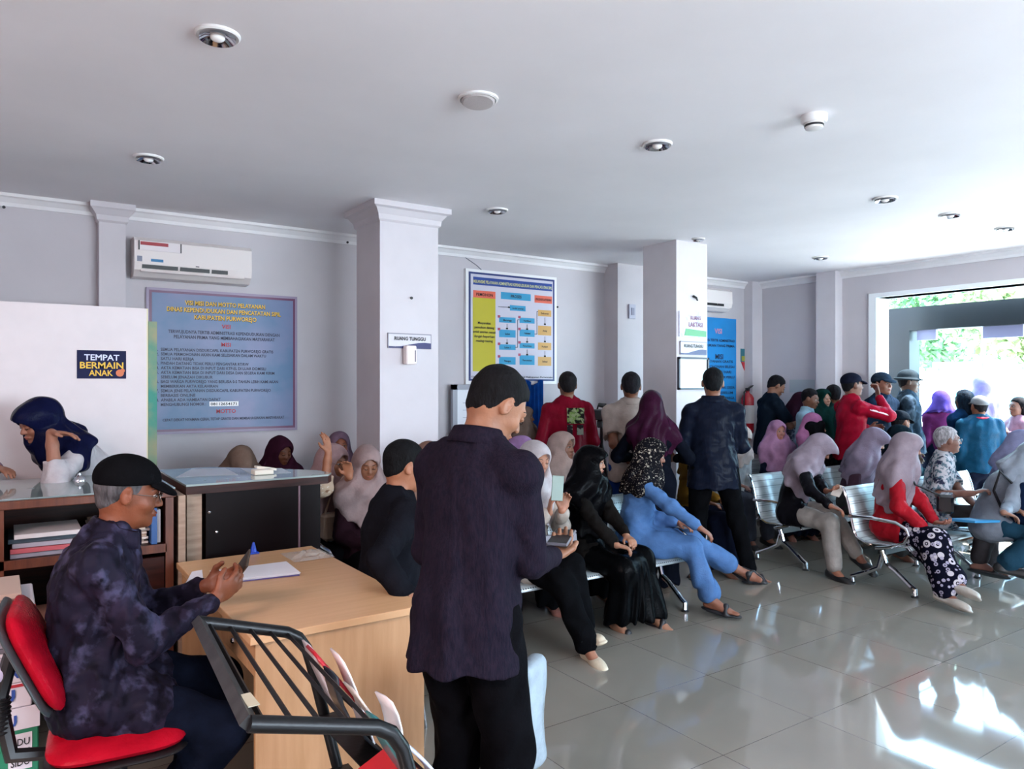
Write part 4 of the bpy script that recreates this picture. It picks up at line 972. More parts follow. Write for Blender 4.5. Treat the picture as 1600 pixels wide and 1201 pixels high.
def slab(name, c, f, up, size, m, label, cat, group=None, screen=None, smooth=False):
    """thin rectangular thing: centre c, long axis f, normal up"""
    f = Vector(f).normalized(); up = Vector(up); up = (up - f * up.dot(f)).normalized(); r = f.cross(up)
    Mt = Matrix((r, f, up)).transposed()
    c = Vector(c); a, b_, t_ = size
    if screen:
        e = empty(name, tuple(c - Vector((0, 0, b_ / 2))), label, cat, group)
        obj('case', MB().box(tuple(c - Vector((a / 2, b_ / 2, t_ / 2))), tuple(c + Vector((a / 2, b_ / 2, t_ / 2))), Mt, c, bev=min(.004, t_ * .3)), m, e)
        c2 = c + up * (t_ / 2); obj('screen', MB().box(tuple(c2 - Vector((a / 2 - .004, b_ / 2 - .006, .0006))), tuple(c2 + Vector((a / 2 - .004, b_ / 2 - .006, .0006))), Mt, c2), screen, e)
        c3 = c - up * (t_ / 2 + .001) - r * (a * .25) + f * (b_ * .36); obj('camera_bump', MB().box(tuple(c3 - Vector((.011, .014, .001))), tuple(c3 + Vector((.011, .014, .001))), Mt, c3), m_blk, e)
        return e
    return thing(name, MB().box(tuple(c - Vector((a / 2, b_ / 2, t_ / 2))), tuple(c + Vector((a / 2, b_ / 2, t_ / 2))), Mt, c, bev=min(.004, t_ * .3)), m, label, cat, group)
# ---------------------------------------------------------------- desk, counters, rack, boxes, chairs
m_beech = wood('beech', 'd0a67c', 'c99e73', .36, 3, (1, 14, 1)); m_beech2 = wood('beech_side', 'bd946d', 'b0875f', .42, 3, (10, 10, 1))
m_brown = wood('mahogany', '3a1a14', '26100d', .4, 5, (1, 1, 10)); m_brownl = wood('mahogany_edge', '6b3a26', '532a1b', .4, 5, (10, 1, 1))
m_brown.node_tree.nodes['Principled BSDF'].inputs['Specular IOR Level'].default_value = .2
dk = (.69, 2.56, 1.35, 3.84)
t = empty('desk', (1.02, 3.2, 0), 'light beech office desk between the capped man and the standing man', 'desk')
obj('desktop', MB().box((dk[0], dk[1], .722), (dk[2], dk[3], .75), bev=.002), m_beech, t)
obj('side_panel', MB().box((dk[0] + .02, dk[1] + .012, 0), (dk[2] - .0, dk[1] + .032, .722)), m_beech2, t)
obj('side_panel', MB().box((dk[0] + .02, dk[3] - .04, 0), (dk[2] - .0, dk[3] - .02, .722)), m_beech2, t)
obj('front_panel', MB().box((dk[2] - .03, dk[1] + .03, .12), (dk[2] - .01, dk[3] - .04, .722)), m_beech2, t)
dr = obj('drawer', MB().box((dk[0] + .025, dk[1] + .05, .6), (dk[2] - .1, dk[1] + .5, .715)), m_beech2, t); obj('knob', MB().ball((dk[0] + .015, dk[1] + .28, .66), .012), m_chr, dr)
obj('leg', MB().box((.92, 3.70, .0), (.96, 3.78, .1)), m_blk, t)
# things on the desk
c = A(396, 861, (EYE - .75) * FPX / 264)
t = empty('blue_cone', (c.x, c.y, .75), 'small blue plastic cone standing on the far edge of the desk', 'cone')
obj('cone', MB().lathe([(.016, .008), (.012, .03), (.005, .055), (.001, .058)], (c.x, c.y, .75)), mat('blue_plastic', '1446c0', .3), t, True); obj('foot', MB().box((c.x - .024, c.y - .024, .75), (c.x + .024, c.y + .024, .759), bev=.003), MATS['blue_plastic'], t)
def desk_pt(px, py, z=.75): return A(px, py, (EYE - z) * FPX / (py - 600))
rg = random.Random(3)
pc = [desk_pt(322, 905, .76), desk_pt(376, 916, .76), desk_pt(468, 900, .76), desk_pt(438, 880, .76)]
cc = sum(pc, Vector()) / 4
quad = [desk_pt(345, 912), desk_pt(468, 899), desk_pt(446, 880), desk_pt(330, 896)]
t = thing('folder', MB().prism([Vector((p.x, p.y, .751)) for p in quad], (0, 0, .006)), mat('folder_violet', '4a3f78', .5), 'violet document folder under the loose papers on the desk', 'folder')
g = 'loose papers on the desk'
names = ['topmost white sheet of the papers on the violet desk folder', 'second white sheet, turned a little, on the violet desk folder', 'third white sheet under two others on the violet desk folder', 'lowest white sheet resting straight on the violet desk folder']
for i in range(4):
    q = [cc_ + Vector((rg.uniform(-.012, .012), rg.uniform(-.012, .012), 0)) for cc_ in quad]; ce = sum(q, Vector()) / 4
    q = [ce + (p - ce) * .97 for p in q]; z = .758 + (3 - i) * .0026 
    thing('paper_sheet', MB().prism([Vector((p.x, p.y, .7575 + (3 - i) * .002)) for p in q], (0, 0, .0012)), mat('paper_bright', 'eceaf0', .55), names[i], 'paper', g)
q = [desk_pt(288, 914), desk_pt(318, 912), desk_pt(316, 890), desk_pt(300, 893)]
thing('paper_sheet', MB().prism([Vector((p.x, p.y, .751)) for p in q], (0, 0, .001)), MATS['paper_bright'], 'small folded white sheet near the left desk edge behind the hands', 'paper')
a = desk_pt(480, 868)
bagm = mat('clear_plastic', 'e8e2da', .12, 0, alpha=.35)
vs = []; fs = []
nn = 9; rg2 = np.random.RandomState(4)
for i in range(nn):
    for j in range(nn): vs.append((a.x - .10 + .2 * i / (nn - 1), a.y - .11 + .22 * j / (nn - 1), .753 + .03 * rg2.rand() * math.sin(math.pi * i / (nn - 1)) * math.sin(math.pi * j / (nn - 1)) + .002))
for i in range(nn - 1):
    for j in range(nn - 1): fs.append((i * nn + j, (i + 1) * nn + j, (i + 1) * nn + j + 1, i * nn + j + 1))
o = thing('plastic_bag', MB().add(vs, fs), bagm, 'crumpled clear plastic bag lying on the desk beside the papers', 'bag'); o.modifiers.new('thickness', 'SOLIDIFY').thickness = .001
# ---- counters
m_glass = mat('counter_glass', '9fb0ae', .05, 0, .12, 3, spec=.8, col2='7f8f90'); m_lightwood = wood('raw_edge', 'a8907c', '8c7462', .6, 5, (1, 1, 8))
t = empty('counter', (-.3, 4.3, 0), 'dark wooden service counter with open shelves below the leaning woman', 'counter')
cx0, cx1, cy0, cy1, ch = -1.3, .70, 3.92, 4.72, 1.1
obj('worktop', MB().box((cx0, cy0 - .02, ch - .045), (cx1, cy1, ch - .008), bev=.004), m_brownl, t)
obj('glass_top', MB().box((cx0, cy0 - .0, ch - .008), (cx1, cy1 - .01, ch), bev=.002), m_glass, t)
obj('back_panel', MB().box((cx0, cy1 - .04, 0), (cx1, cy1 - .02, ch - .045)), m_brown, t)
for x in (cx0, -.02, .66): obj('upright', MB().box((x, cy0, 0), (x + .03, cy1 - .04, ch - .045)), m_brown, t)
obj('shelf', MB().box((cx0 + .03, cy0, .80), (.66, cy1 - .04, .825)), m_brown, t)
obj('shelf_edge', MB().box((cx0 + .03, cy0 - .008, .792), (.66, cy0, .832)).box((.655, cy0 - .008, 0), (.69, cy0, ch - .045)).box((-.03, cy0 - .008, 0), (.01, cy0, ch - .045)), m_brownl, t)
obj('shelf', MB().box((cx0 + .03, cy0, .42), (.66, cy1 - .04, .445)), m_brown, t)
d_ = obj('door', MB().box((.35, cy0 - .0, .02), (.65, cy0 + .02, .77)), m_brown, t); obj('knob', MB().ball((.39, cy0 - .01, .6), .012), m_chr, d_)
obj('edge_post', MB().box((.715, cy0 + .01, 0), (.748, cy1 - .1, ch - .045)), m_lightwood, t)
# second counter with a cut corner
t = empty('counter', (1.1, 4.4, 0), 'dark glass-topped counter with closed front behind the desk', 'counter')
y0 = 3.98
poly = [(.76, y0), (1.50, y0 + .02), (1.55, y0 + .10), (1.52, y0 + .26), (1.36, y0 + .46), (1.05, y0 + .78), (.76, y0 + .80)]
obj('worktop', MB().prism([(x, y, ch - .05) for x, y in poly], (0, 0, .04)), m_brown, t)
ins = [(x + (1.1 - x) * .02, y + (4.35 - y) * .02) for x, y in poly]
obj('glass_top', MB().prism([(x, y, ch - .0095) for x, y in poly], (0, 0, .0095)), m_glass, t)
obj('front_panel', MB().box((.86, y0 + .03, 0), (1.46, y0 + .05, ch - .05)), mat('dark_laminate', '10080a', .45, 0, .2, 4, spec=.12), t)
obj('upright', MB().box((.77, y0 + .03, 0), (.84, y0 + .06, ch - .05)), m_lightwood, t)
obj('joint_strip', MB().box((1.335, y0 + .025, 0), (1.345, y0 + .03, ch - .05)), mat('strip_mauve', '6d5560', .5), t)
obj('end_panel', MB().prism([(1.46, y0 + .04, 0), (1.44, y0 + .30, 0), (1.42, y0 + .30, 0), (1.44, y0 + .04, 0)], (0, 0, ch - .05)), MATS['dark_laminate'], t)
obj('rear_panel', MB().box((.78, y0 + .70, 0), (1.05, y0 + .72, ch - .05)), m_brown, t)
obj('upright', MB().box((.77, y0 + .06, 0), (.79, y0 + .70, ch - .05)), m_brown, t)
for x, z in ((.875, .95), (.91, .845)): obj('knob', MB().ball((x, y0 + .025, z), .009), m_chr, t)
# papers under and on the glass
for q, l in (([(275, 745), (372, 741), (352, 731), (300, 732)], 'pale sheet lying on the glass counter, left one'), ([(395, 742), (455, 738), (440, 731), (375, 731)], 'pale sheet lying on the glass counter behind the white tray')):
    pp = [A(x, y, (EYE - ch) * FPX / (y - 600)) for x, y in q]
    thing('paper_sheet', MB().prism([(p.x, p.y, ch + .0008) for p in pp], (0, 0, .001)), mat('paper_blue', 'b3bcc8', .5), l, 'paper', 'sheets on the glass counter')
c = A(413, 741, .5 * FPX / 141)
t = empty('card_tray', (c.x, c.y, ch), 'small white open card tray on the glass counter', 'tray')
obj('tray_body', MB().box((c.x - .055, c.y - .01, ch + .001), (c.x + .05, c.y + .07, ch + .028), bev=.004), mat('tray_cream', 'e6dfd0', .4), t); obj('lid', MB().box((c.x - .02, c.y + .07, ch + .02), (c.x + .09, c.y + .13, ch + .032), Matrix.Rotation(R(10), 3, 'Y')), MATS['tray_cream'], t)
c = A(122, 748, .5 * FPX / 148)
thing('desk_bell', MB().lathe([(.03, 0), (.03, .006), (.022, .02), (.008, .03), (.008, .04), (.001, .042)], (c.x, c.y - .08, ch)), m_chr, 'small shiny bell on the counter in front of the leaning woman', 'bell', smooth=True)
# folders and paper stacks in the shelf
def stack(x0, x1, y0_, z, n, th, cols, labs, name, group, cat, jit=.015, dep=.3, seed=1):
    r_ = random.Random(seed)
    for i in range(n):
        a_ = r_.uniform(-jit, jit); b2 = r_.uniform(-jit, jit); zz = z + i * th
        thing(name, MB().box((x0 + a_, y0_ + b2, zz), (x1 + a_, y0_ + dep + b2, zz + th * .92), Matrix.Rotation(r_.uniform(-.04, .04), 3, 'Z'), bev=.0015), mat('stack_' + cols[i % len(cols)], cols[i % len(cols)], .6), labs(i), cat, group)
o_ = ['lowest', 'second lowest', 'third', 'fourth', 'fifth', 'sixth', 'seventh', 'eighth', 'ninth', 'topmost']
stack(.04, .30, 3.97, .826, 5, .022, ['8a8590', 'b3525a', '9d98a3', '3c4a55', 'c9c4c4'], lambda i: o_[i] + ' folder of the pile in the left shelf bay of the counter', 'folder', 'folders in the left shelf bay', 'folder')
stack(.36, .585, 4.0, .826, 9, .012, ['cbbfb4', 'b9a999', 'd8cec4', 'a8917c', 'c4b7aa'], lambda i: o_[i] + ' paper bundle of the pile right of the capped man, in the counter shelf', 'paper_bundle', 'paper bundles in the right shelf bay', 'paper', seed=2)
t = empty('ring_binder', (.61, 4.1, .826), 'blue upright ring binder at the right end of the counter shelf', 'binder')
obj('cover', MB().box((.60, 3.96, .826), (.625, 4.22, 1.0)), mat('binder_blue', '2b5792', .45), t); obj('pages', MB().box((.6255, 3.975, .83), (.642, 4.2, .99)), mat('paper_white2', 'c9cbd3', .6), t)
stack(.02, .25, 3.97, .446, 3, .03, ['b08a72', 'c6a78e', 'a3786a'], lambda i: o_[i] + ' tan file box lid on the lower counter shelf', 'file_folder', 'tan files on the lower shelf', 'folder', seed=5)
# paper cartons on the floor at the left
m_cg = mat('carton_green', '1f7a58', .5, var=.08); m_cw = mat('carton_white', 'd6d2da', .5)
m_cb = mat('ink_blue', '2b4c9a', .5)
def carton(z, h_, kind, label, dx=0.0):
    x0, x1, y0_, y1_ = -.34 + dx, .10 + dx, 3.12, 3.45
    t = empty('paper_carton', ((x0 + x1) / 2, (y0_ + y1_) / 2, z), label, 'box', 'printing paper cartons stacked by the red chair')
    obj('carton_body', MB().box((x0, y0_, z), (x1, y1_, z + h_), bev=.004), m_cw if kind != 'g' else m_cg, t)
    if kind == 'g':
        obj('lid_band', MB().box((x0 - .003, y0_ - .003, z + h_ - .075), (x1 + .003, y1_, z + h_)), m_cw, t)
        obj('label_plate', MB().box((x1 - .09, y0_ - .003, z + .02), (x1 - .02, y0_, z + h_ - .09)), m_cw, t)
        mb = MB()
        for k in range(3): text(mb, 'SiDU', .035, (x1 - .055, y0_ - .004, z + .035 + k * .035), X_, Z_, 'CENTER', .055)
        obj('small_print', mb, m_bk, t)
        mb = MB(); text(mb, 'SiDU', .055, (x1 - .13, y0_ - .005, z + h_ - .06), X_, Z_, 'CENTER', .13, .002, .02); obj('lettering', mb, m_cb, t)
        obj('round_mark', MB().lathe([(.026, 0), (.026, .002)], (x1 - .28, y0_ - .003, z + h_ - .037), axis=(0, -1, 0)), mat('mark_lilac', '7d7fc0', .5), t)
    else:
        mb = MB(); text(mb, {'w': 'SiDU', 'p': 'PAPER', 'o': 'ADIS'}[kind], .06, (x1 - .13, y0_ - .003, z + h_ * .3), X_, Z_, 'CENTER', .16, .002, .02); obj('lettering', mb, m_cb if kind != 'o' else m_bk, t)
        obj('red_line', MB().box((x0, y0_ - .002, z + h_ - .012), (x1, y0_, z + h_ - .002)), mat('line_red', 'b5343f', .5), t)
carton(0, .235, 'g', 'green paper carton, lowest of the stack at the left edge')
carton(.236, .235, 'g', 'green paper carton, second from the floor at the left edge', .01)
carton(.472, .085, 'w', 'flat white ream box with a red line lying on the green cartons', -.01)
carton(.558, .07, 'p', 'flat white ream box, second above the green cartons', .005)
stack(-.33, .10, 3.13, .629, 7, .014, ['c9c6cf', 'a9a6b0', 'dcd9e0', '6a6872'], lambda i: o_[i] + ' loose paper ream between the white ream boxes at the left edge', 'paper_ream', 'loose reams in the carton stack', 'paper', seed=9)
carton(.728, .10, 'o', 'white carton on top of the stack at the left edge')
stack(-.30, .06, 3.14, .829, 2, .02, ['a38a80', 'b8a294'], lambda i: ('lower', 'upper')[i] + ' brown file on top of the carton stack', 'file_folder', 'brown files on the carton stack', 'folder', seed=11)
# ---- magazine rack in the foreground
m_rk = mat('rack_black', '17181a', .35, .5, bump=.05)
Aq, Bq = Vector((.45, 2.19, .945)), Vector((.395, 1.475, .945))
Cq, Dq = Aq + Vector((.245, 0, -.075)), Bq + Vector((.265, 0, -.075))
t = empty('magazine_rack', (.75, 1.85, 0), 'black metal slatted magazine rack in the left foreground', 'rack')
def rail(P0, P1, y):
    e = Vector((.09, 0, -.10)); pts = [P0, P0.lerp(P1, .5), P1, P1 + Vector((.035, 0, -.022)), P1 + Vector((.06, 0, -.06)), P1 + Vector((.075, 0, -.11))]
    top = pts[-1]; pts += [Vector((top.x + .10, top.y, .35)), Vector((top.x + .13, top.y, .02))]
    return MB().tube(pts, .017, 12)
for nm, (p, q) in (('side_rail', (Aq, Cq)), ('side_rail', (Bq, Dq))): obj(nm, rail(p, q, 0), m_rk, t, True)
obj('end_bar', MB().box((0, 0, 0), (1, 1, 1)) if 0 else MB().tube([Aq, Bq], .018, 4), mat('rack_worn', '3a3b3c', .4, .5, .4, 20), t)
for k, f_ in enumerate((.10, .33, .56, .79, 1.0)):
    a = Aq.lerp(Cq, f_ * .98 + .02 - .0); b2 = Bq.lerp(Dq, f_ * .98 + .02)
    obj('slat', MB().tube([a + Vector((0, 0, -.004)), b2 + Vector((0, 0, -.004))], .0065, 4), m_rk, t)
s_ = obj('price_tag', MB().box((Bq.x + .012, Bq.y + .05, .955), (Bq.x + .035, Bq.y + .12, .957)), mat('tag_paper', 'a9a590', .6), t)
obj('foot_bar', MB().tube([(Cq.x + .205, 2.19, .02), (Cq.x + .205, 1.475, .02)], .017, 8).tube([(Cq.x + .205, 2.19, .02), (.40, 2.19, .02)], .017, 8).tube([(Cq.x + .205, 1.475, .02), (.40, 1.475, .02)], .017, 8), m_rk, t)
for k in range(4):
    z = .60 - k * .17; obj('tier_shelf', MB().box((.775 + k * .022, 1.49, z), (.86 + k * .022, 2.18, z + .004)).tube([(.865 + k * .022, 1.49, z + .04), (.865 + k * .022, 2.18, z + .04)], .005, 6), m_rk, t)
# magazines leaning in the top tiers
mg = [('d9d4d8', 'white magazine with curled pages, farthest in the rack', 2.10), ('b41f2e', 'red magazine leaning beside the white ones in the rack', 2.03), ('e4e0e2', 'white brochure behind the red magazine', 1.97), ('1f2a35', 'dark blue thin brochure in the rack', 1.91), ('cfc8c0', 'cream crumpled leaflet nearer the rack bend', 1.80), ('dcd8da', 'white open leaflet in the middle of the rack', 1.72), ('3a8f96', 'teal brochure below the cream leaflet', 1.64), ('c3c8d8', 'pale blue printed sheet nearest in the rack', 1.56)]
rg = random.Random(5)
for k, (c_, l_, y) in enumerate(mg):
    x0 = .735 + .012 * (k % 3); zt = .835 + .02 * rg.random() - (.0 if k < 4 else .03)
    m_ = mat('magazine_' + c_, c_, .35, coat=.2)
    th = rg.uniform(-.25, .35); rows_ = []
    for i in range(7):
        f_ = i / 6; rows_.append((x0 + .11 * (1 - f_) + .03 * math.sin(f_ * 3 + k) * (1 if k % 2 else -.4), y + .03 * th * f_, .605 + (zt - .605) * f_))
    vs = []; fs = []
    for (x, yy, z) in rows_: vs += [(x, yy - .05, z - .015 * th), (x + .004, yy, z), (x, yy + .05, z + .02 * th)]
    for i in range(6):
        for j in range(2): fs.append((i * 3 + j, i * 3 + j + 1, i * 3 + 4 + j, i * 3 + 3 + j))
    o = thing('magazine', MB().add(vs, fs), m_, l_, 'magazine', 'magazines in the foreground rack', smooth=True); o.modifiers.new('thickness', 'SOLIDIFY').thickness = .005 if k != 1 else .009
c = A(640, 1190, 1.9)
thing('red_folder', MB().box((c.x - .07, c.y - .06, c.z - .22), (c.x + .03, c.y + .08, c.z + .01), Matrix.Rotation(R(-24), 3, 'Y'), bev=.003), mat('folder_red', 'c2222c', .4), 'bright red folder low in the magazine rack at the bottom edge', 'folder')
# ---- swivel chair of the capped man
def swivel(x, y, face, label, m_seat, m_shell, back_lean=14, zs=.47):
    t = empty('swivel_chair', (x, y, 0), label, 'chair', None, R(face - 90)); M_ = Matrix.Translation((x, y, 0)) @ Matrix.Rotation(R(face - 90), 4, 'Z')
    def P_(mb): mb.v = [tuple(M_ @ Vector(v)) for v in mb.v]; return mb
    def cushion(w_, d_, th, c_, rx, nm, m_):
        vs = []; fs = []; n1 = 16; n2 = 10
        mb = MB(); Rm = Matrix.Rotation(R(rx), 3, 'X')
        for i in range(n2 + 1):
            ph = -math.pi / 2 + math.pi * i / n2
            for k in range(n1 * 2):
                a = math.pi * k / n1; e = .45
                cx_ = math.copysign(abs(math.cos(a)) ** e, math.cos(a)); sy_ = math.copysign(abs(math.sin(a)) ** e, math.sin(a)); cp = math.cos(ph) ** .5 if math.cos(ph) > 1e-6 else 0
                v = Vector((w_ * cx_ * cp, d_ * sy_ * cp, th * math.sin(ph))); mb.v.append(tuple(Vector(c_) + Rm @ v))
        for i in range(n2):
            for k in range(n1 * 2):
                k2 = (k + 1) % (n1 * 2); mb.f.append((i * n1 * 2 + k, i * n1 * 2 + k2, (i + 1) * n1 * 2 + k2, (i + 1) * n1 * 2 + k)); mb.m.append(0)
        return obj(nm, P_(mb), m_, t, True)
    cushion(.235, .205, .035, (0, .0, zs - .03), 0, 'seat', m_seat); cushion(.24, .21, .018, (0, .0, zs - .062), 0, 'seat_shell', m_shell)
    cushion(.20, .175, .032, (0, -.225, zs + .26), 90 + back_lean, 'backrest', m_seat); cushion(.207, .182, .014, (0, -.258, zs + .252), 90 + back_lean, 'back_shell', mat('shell_grey', '3f474a', .35, var=.2))
    obj('back_bracket', P_(MB().tube([(0, -.30, zs + .26), (0, -.335, zs + .12), (0, -.30, zs - .06), (0, -.1, zs - .09)], [.022, .026, .026, .02], 8)), m_blk, t, True)
    obj('spring_cover', P_(MB().tube([(0, -.335, zs + .12 + .01 * math.cos(0)), (0, -.33, zs + .02)], .03, 10)), m_blk, t, True)
    for k in range(8): obj('ring', P_(MB().lathe([(.033, 0), (.036, .004), (.033, .008)], (0, -.335, zs + .02 + k * .014))), m_blk, t, True)
    obj('back_knob', P_(MB().ball((.0, -.335, zs + .2), .028)), mat('knob_lilac', 'c9c4e0', .3), t, True)
    obj('gas_column', P_(MB().tube([(0, 0, zs - .08), (0, 0, .12)], .026, 12)), m_blk, t, True)
    for k in range(5):
        a = 2 * math.pi * k / 5 + .3; lg = obj('leg', P_(MB().tube([(0, 0, .11), (.27 * math.cos(a), .27 * math.sin(a), .075)], [.025, .016], 8)), m_blk, t, True)
        obj('caster', P_(MB().lathe([(.024, -.02), (.026, 0), (.024, .02)], (.27 * math.cos(a), .27 * math.sin(a), .028), axis=(math.cos(a), math.sin(a), 0))), m_blk, lg, True)
    return t
# ---- waiting benches
m_perf = bpy.data.materials.new('perforated_steel'); m_perf.use_nodes = True; nt = m_perf.node_tree; bb = nt.nodes['Principled BSDF']
bb.inputs['Metallic'].default_value = .35; bb.inputs['Roughness'].default_value = .35
tc = nt.nodes.new('ShaderNodeTexCoord'); vo = nt.nodes.new('ShaderNodeTexVoronoi'); vo.inputs['Scale'].default_value = 55; vo.inputs['Randomness'].default_value = 0; nt.links.new(tc.outputs['Object'], vo.inputs[0])
r_ = nt.nodes.new('ShaderNodeValToRGB'); nt.links.new(vo.outputs['Distance'], r_.inputs[0]); r_.color_ramp.elements[0].position = .28; r_.color_ramp.elements[0].color = srgb('4b5054'); r_.color_ramp.elements[1].position = .34; r_.color_ramp.elements[1].color = srgb('a9b2b4'); nt.links.new(r_.outputs[0], bb.inputs['Base Color'])
def bench(x, y, n, label, sp=.53, group='perforated steel waiting benches', zs=.37):
    """faces -Y; x = left end (smallest x), seat centre line at y"""
    t = empty('waiting_bench', (x + n * sp / 2, y, 0), label, 'bench', group)
    prof = [(-.24, zs - .02), (-.22, zs + .005), (-.05, zs - .005), (.12, zs - .012), (.19, zs + .02), (.215, zs + .08), (.26, zs + .28), (.295, zs + .38), (.31, zs + .40)]
    for k in range(n):
        x0, x1 = x + k * sp + .02, x + (k + 1) * sp - .02
        mb = MB(); o = 0
        for a, z in prof: mb.v += [(x0, y + a, z), (x1, y + a, z)]
        m_ = len(prof)
        for i in range(m_ - 1): mb.f.append((2 * i, 2 * i + 1, 2 * i + 3, 2 * i + 2)); mb.m.append(0)
        s_ = obj('seat_shell', mb, m_perf, t, True); s_.modifiers.new('thickness', 'SOLIDIFY').thickness = .006
        for xe in (x0, x1): obj('edge_tube', MB().tube([(xe, y + a, z) for a, z in prof], .009, 6), m_chr, s_, True)
    obj('beam', MB().box((x + .05, y - .03, zs - .09), (x + n * sp - .05, y + .03, zs - .04)), m_blk, t)
    for xe in [x + .0, x + n * sp]:
        obj('armrest', MB().tube([(xe, y + .24, zs + .18), (xe, y + .05, zs + .19), (xe, y - .14, zs + .18), (xe, y - .215, zs + .145), (xe, y - .235, zs + .10), (xe, y - .20, zs + .04), (xe, y - .10, zs - .01), (xe, y + .02, zs - .04)], .014, 10), m_chr, t, True)
    for xe in ([x + .06, x + n * sp - .06] if n < 4 else [x + .06, x + n * sp / 2, x + n * sp - .06]):
        L_ = obj('leg', MB().tube([(xe, y, zs - .06), (xe, y - .03, zs - .16), (xe, y - .10, .17), (xe, y - .22, .075), (xe, y - .25, .06), (xe, y - .25, .015)], .020, 10).tube([(xe, y, zs - .10), (xe, y + .03, zs - .2), (xe, y + .12, .12), (xe, y + .25, .06), (xe, y + .25, .015)], .018, 10), m_chr, t, True)
        obj('foot_pad', MB().lathe([(.028, 0), (.028, .008), (.015, .016)], (xe, y - .25, 0)).lathe([(.028, 0), (.028, .008), (.015, .016)], (xe, y + .25, 0)), m_blk, L_)
    return t
# ---------------------------------------------------------------- benches (before the people who sit on them)
bench(2.45, 3.90, 3, 'waiting bench of the front row, under the white, black and blue dressed women')
bench(1.70, 4.62, 4, 'waiting bench of the second row between the two pillars')
bench(5.66, 4.12, 3, 'waiting bench at the right whose near chrome armrest curls beside the beige-scarfed woman')
bench(5.60, 3.16, 4, 'waiting bench at the right, nearest the camera, under the woman in the red blazer')
bench(5.62, 5.05, 4, 'waiting bench against the far corner behind the other right-hand rows')
bench(.95, 5.72, 3, 'waiting bench along the back wall left of the nearer pillar')
bench(1.0, 4.98, 2, 'waiting bench behind the glass counter, under the woman holding her forehead')
BLK = fab('black', '0e0f12', var=.25); NVY = fab('navy', '141a2c', var=.2); CHR = fab('charcoal', '1b1b21', var=.2)
shoe_b = mat('shoe_black', '131315', .45); shoe_w = mat('shoe_cream', 'c9bca4', .55, var=.15, bump=.3); sand_b = mat('sandal_black', '15161a', .5); sand_t = mat('sandal_blue', '22384a', .5)
S_, M_, D_ = 'a06e52', '8a5a42', '70452f'
# --- foreground standing man seen from behind
heather = mat('cloth_heather', '211a25', .9, 0, .35, 130, .35, 260, (1, 1, .25), col2='14131e', spec=.05)
m1 = person('person standing in the foreground, back turned, in a dark heathered long-sleeved shirt, head bowed', (1.165, 1.95), 22, H=1.70, lean=4, hunch=6, twist=-2,
       head=(-28, 38, 0), RA=dict(w=A(866, 868, 2.50), pole=(.15, -.5, -.85), f=(-.3, 1, .15), n=(0, 0, 1), c=.5), LA=dict(l=(-.10, .30, 1.10), pole=(-.3, -.3, -.9), f=(.5, .8, .2), n=(.3, 0, 1), c=.4),
       top='shirt', tmat=heather, hem=.16, bmat=fab('trouser_black', '0f0f13', var=.25), collar=True, hat='hair', shoes='shoe', smat=shoe_b, tone='9c6a4e', res=.0062, detail=True, fat=1.0, loose=1.15, fold=.005, eyes='closed', hair_c='0d0c0e')
slab('phone', m1['wr'][1] + m1['hf'][1] * .11 + np.array([0, 0, .025]), m1['hf'][1], (0, 0, 1), (.075, .15, .012), mat('grey_case', '6c6a72', .3), 'grey phone held by the standing man in the foreground', 'phone', screen=m_blk)
# pale cloth bag beside his right leg
c = A(842, 1110, 2.62)
t = empty('tote_bag', (c.x, c.y, .35), 'pale cloth bag showing beside the right leg of the foreground standing man', 'bag')
q = SDF(); q.box((0, 0, 0), (.13, .035, .19), rotm(32 + 0), .01, rnd=.03); q.disp.append(wrinkle(.006, 20, 3)); V_, F_ = q.mesh(.01)
o = bpy.data.objects.new('pouch', np_mesh('pouch', V_ + np.array([c.x - .10, c.y - .06, c.z + .02]), F_, [fab('pale_blue', 'b9c9d4', .1)])); COL.objects.link(o); hook(o, t)
hk = m1['toW']((.25, .12, 0)); obj('handle', MB().tube([(c.x - .14, c.y - .08, c.z + .18), (c.x - .17, c.y - .06, .90), (c.x - .15, c.y - .05, .90), (c.x - .11, c.y - .05, c.z + .18)], .006, 6), BLK, t)
# --- seated man next to the desk, black t-shirt
t = empty('stool', (1.51, 3.22, 0), 'dark stool under the seated man in the black shirt beside the desk', 'stool')
obj('seat', MB().lathe([(.01, .40), (.16, .40), (.17, .415), (.17, .435), (.16, .45), (.01, .455)], (1.51, 3.22, 0)), fab('stool_navy', '1b2340'), t, True)
for k in range(4):
    a = math.pi / 4 + k * math.pi / 2; obj('leg', MB().tube([(1.51 + .11 * math.cos(a), 3.22 + .11 * math.sin(a), .41), (1.51 + .17 * math.cos(a), 3.22 + .17 * math.sin(a), 0)], .013, 8), m_chr, t, True)
m2 = person('person seated beside the desk in a black shirt, seen from behind, short black hair', (1.50, 3.20), 8, sit=.45, H=1.72, lean=-2, hunch=12, head=(-16, 14, 0), twist=-14,
       RA=dict(w=A(648, 950, 3.02), pole=(.3, -.9, -.3), f=(.1, .6, -.6), c=.4), LA=dict(l=(-.1, .36, .62)), RL=dict(l=(.14, .46, .085)), LL=dict(l=(-.12, .44, .085)),
       top='tee', sleeve=.9, hem=.08, tmat=fab('tee_black', '1c1d24', var=.25, bump=.35), bmat=BLK, hat='hair', shoes='shoe', smat=shoe_b, tone='a56c4e', res=.0065, detail=True, fat=1.12, hair_c='0c0c0e', fold=.006, loose=1.1)
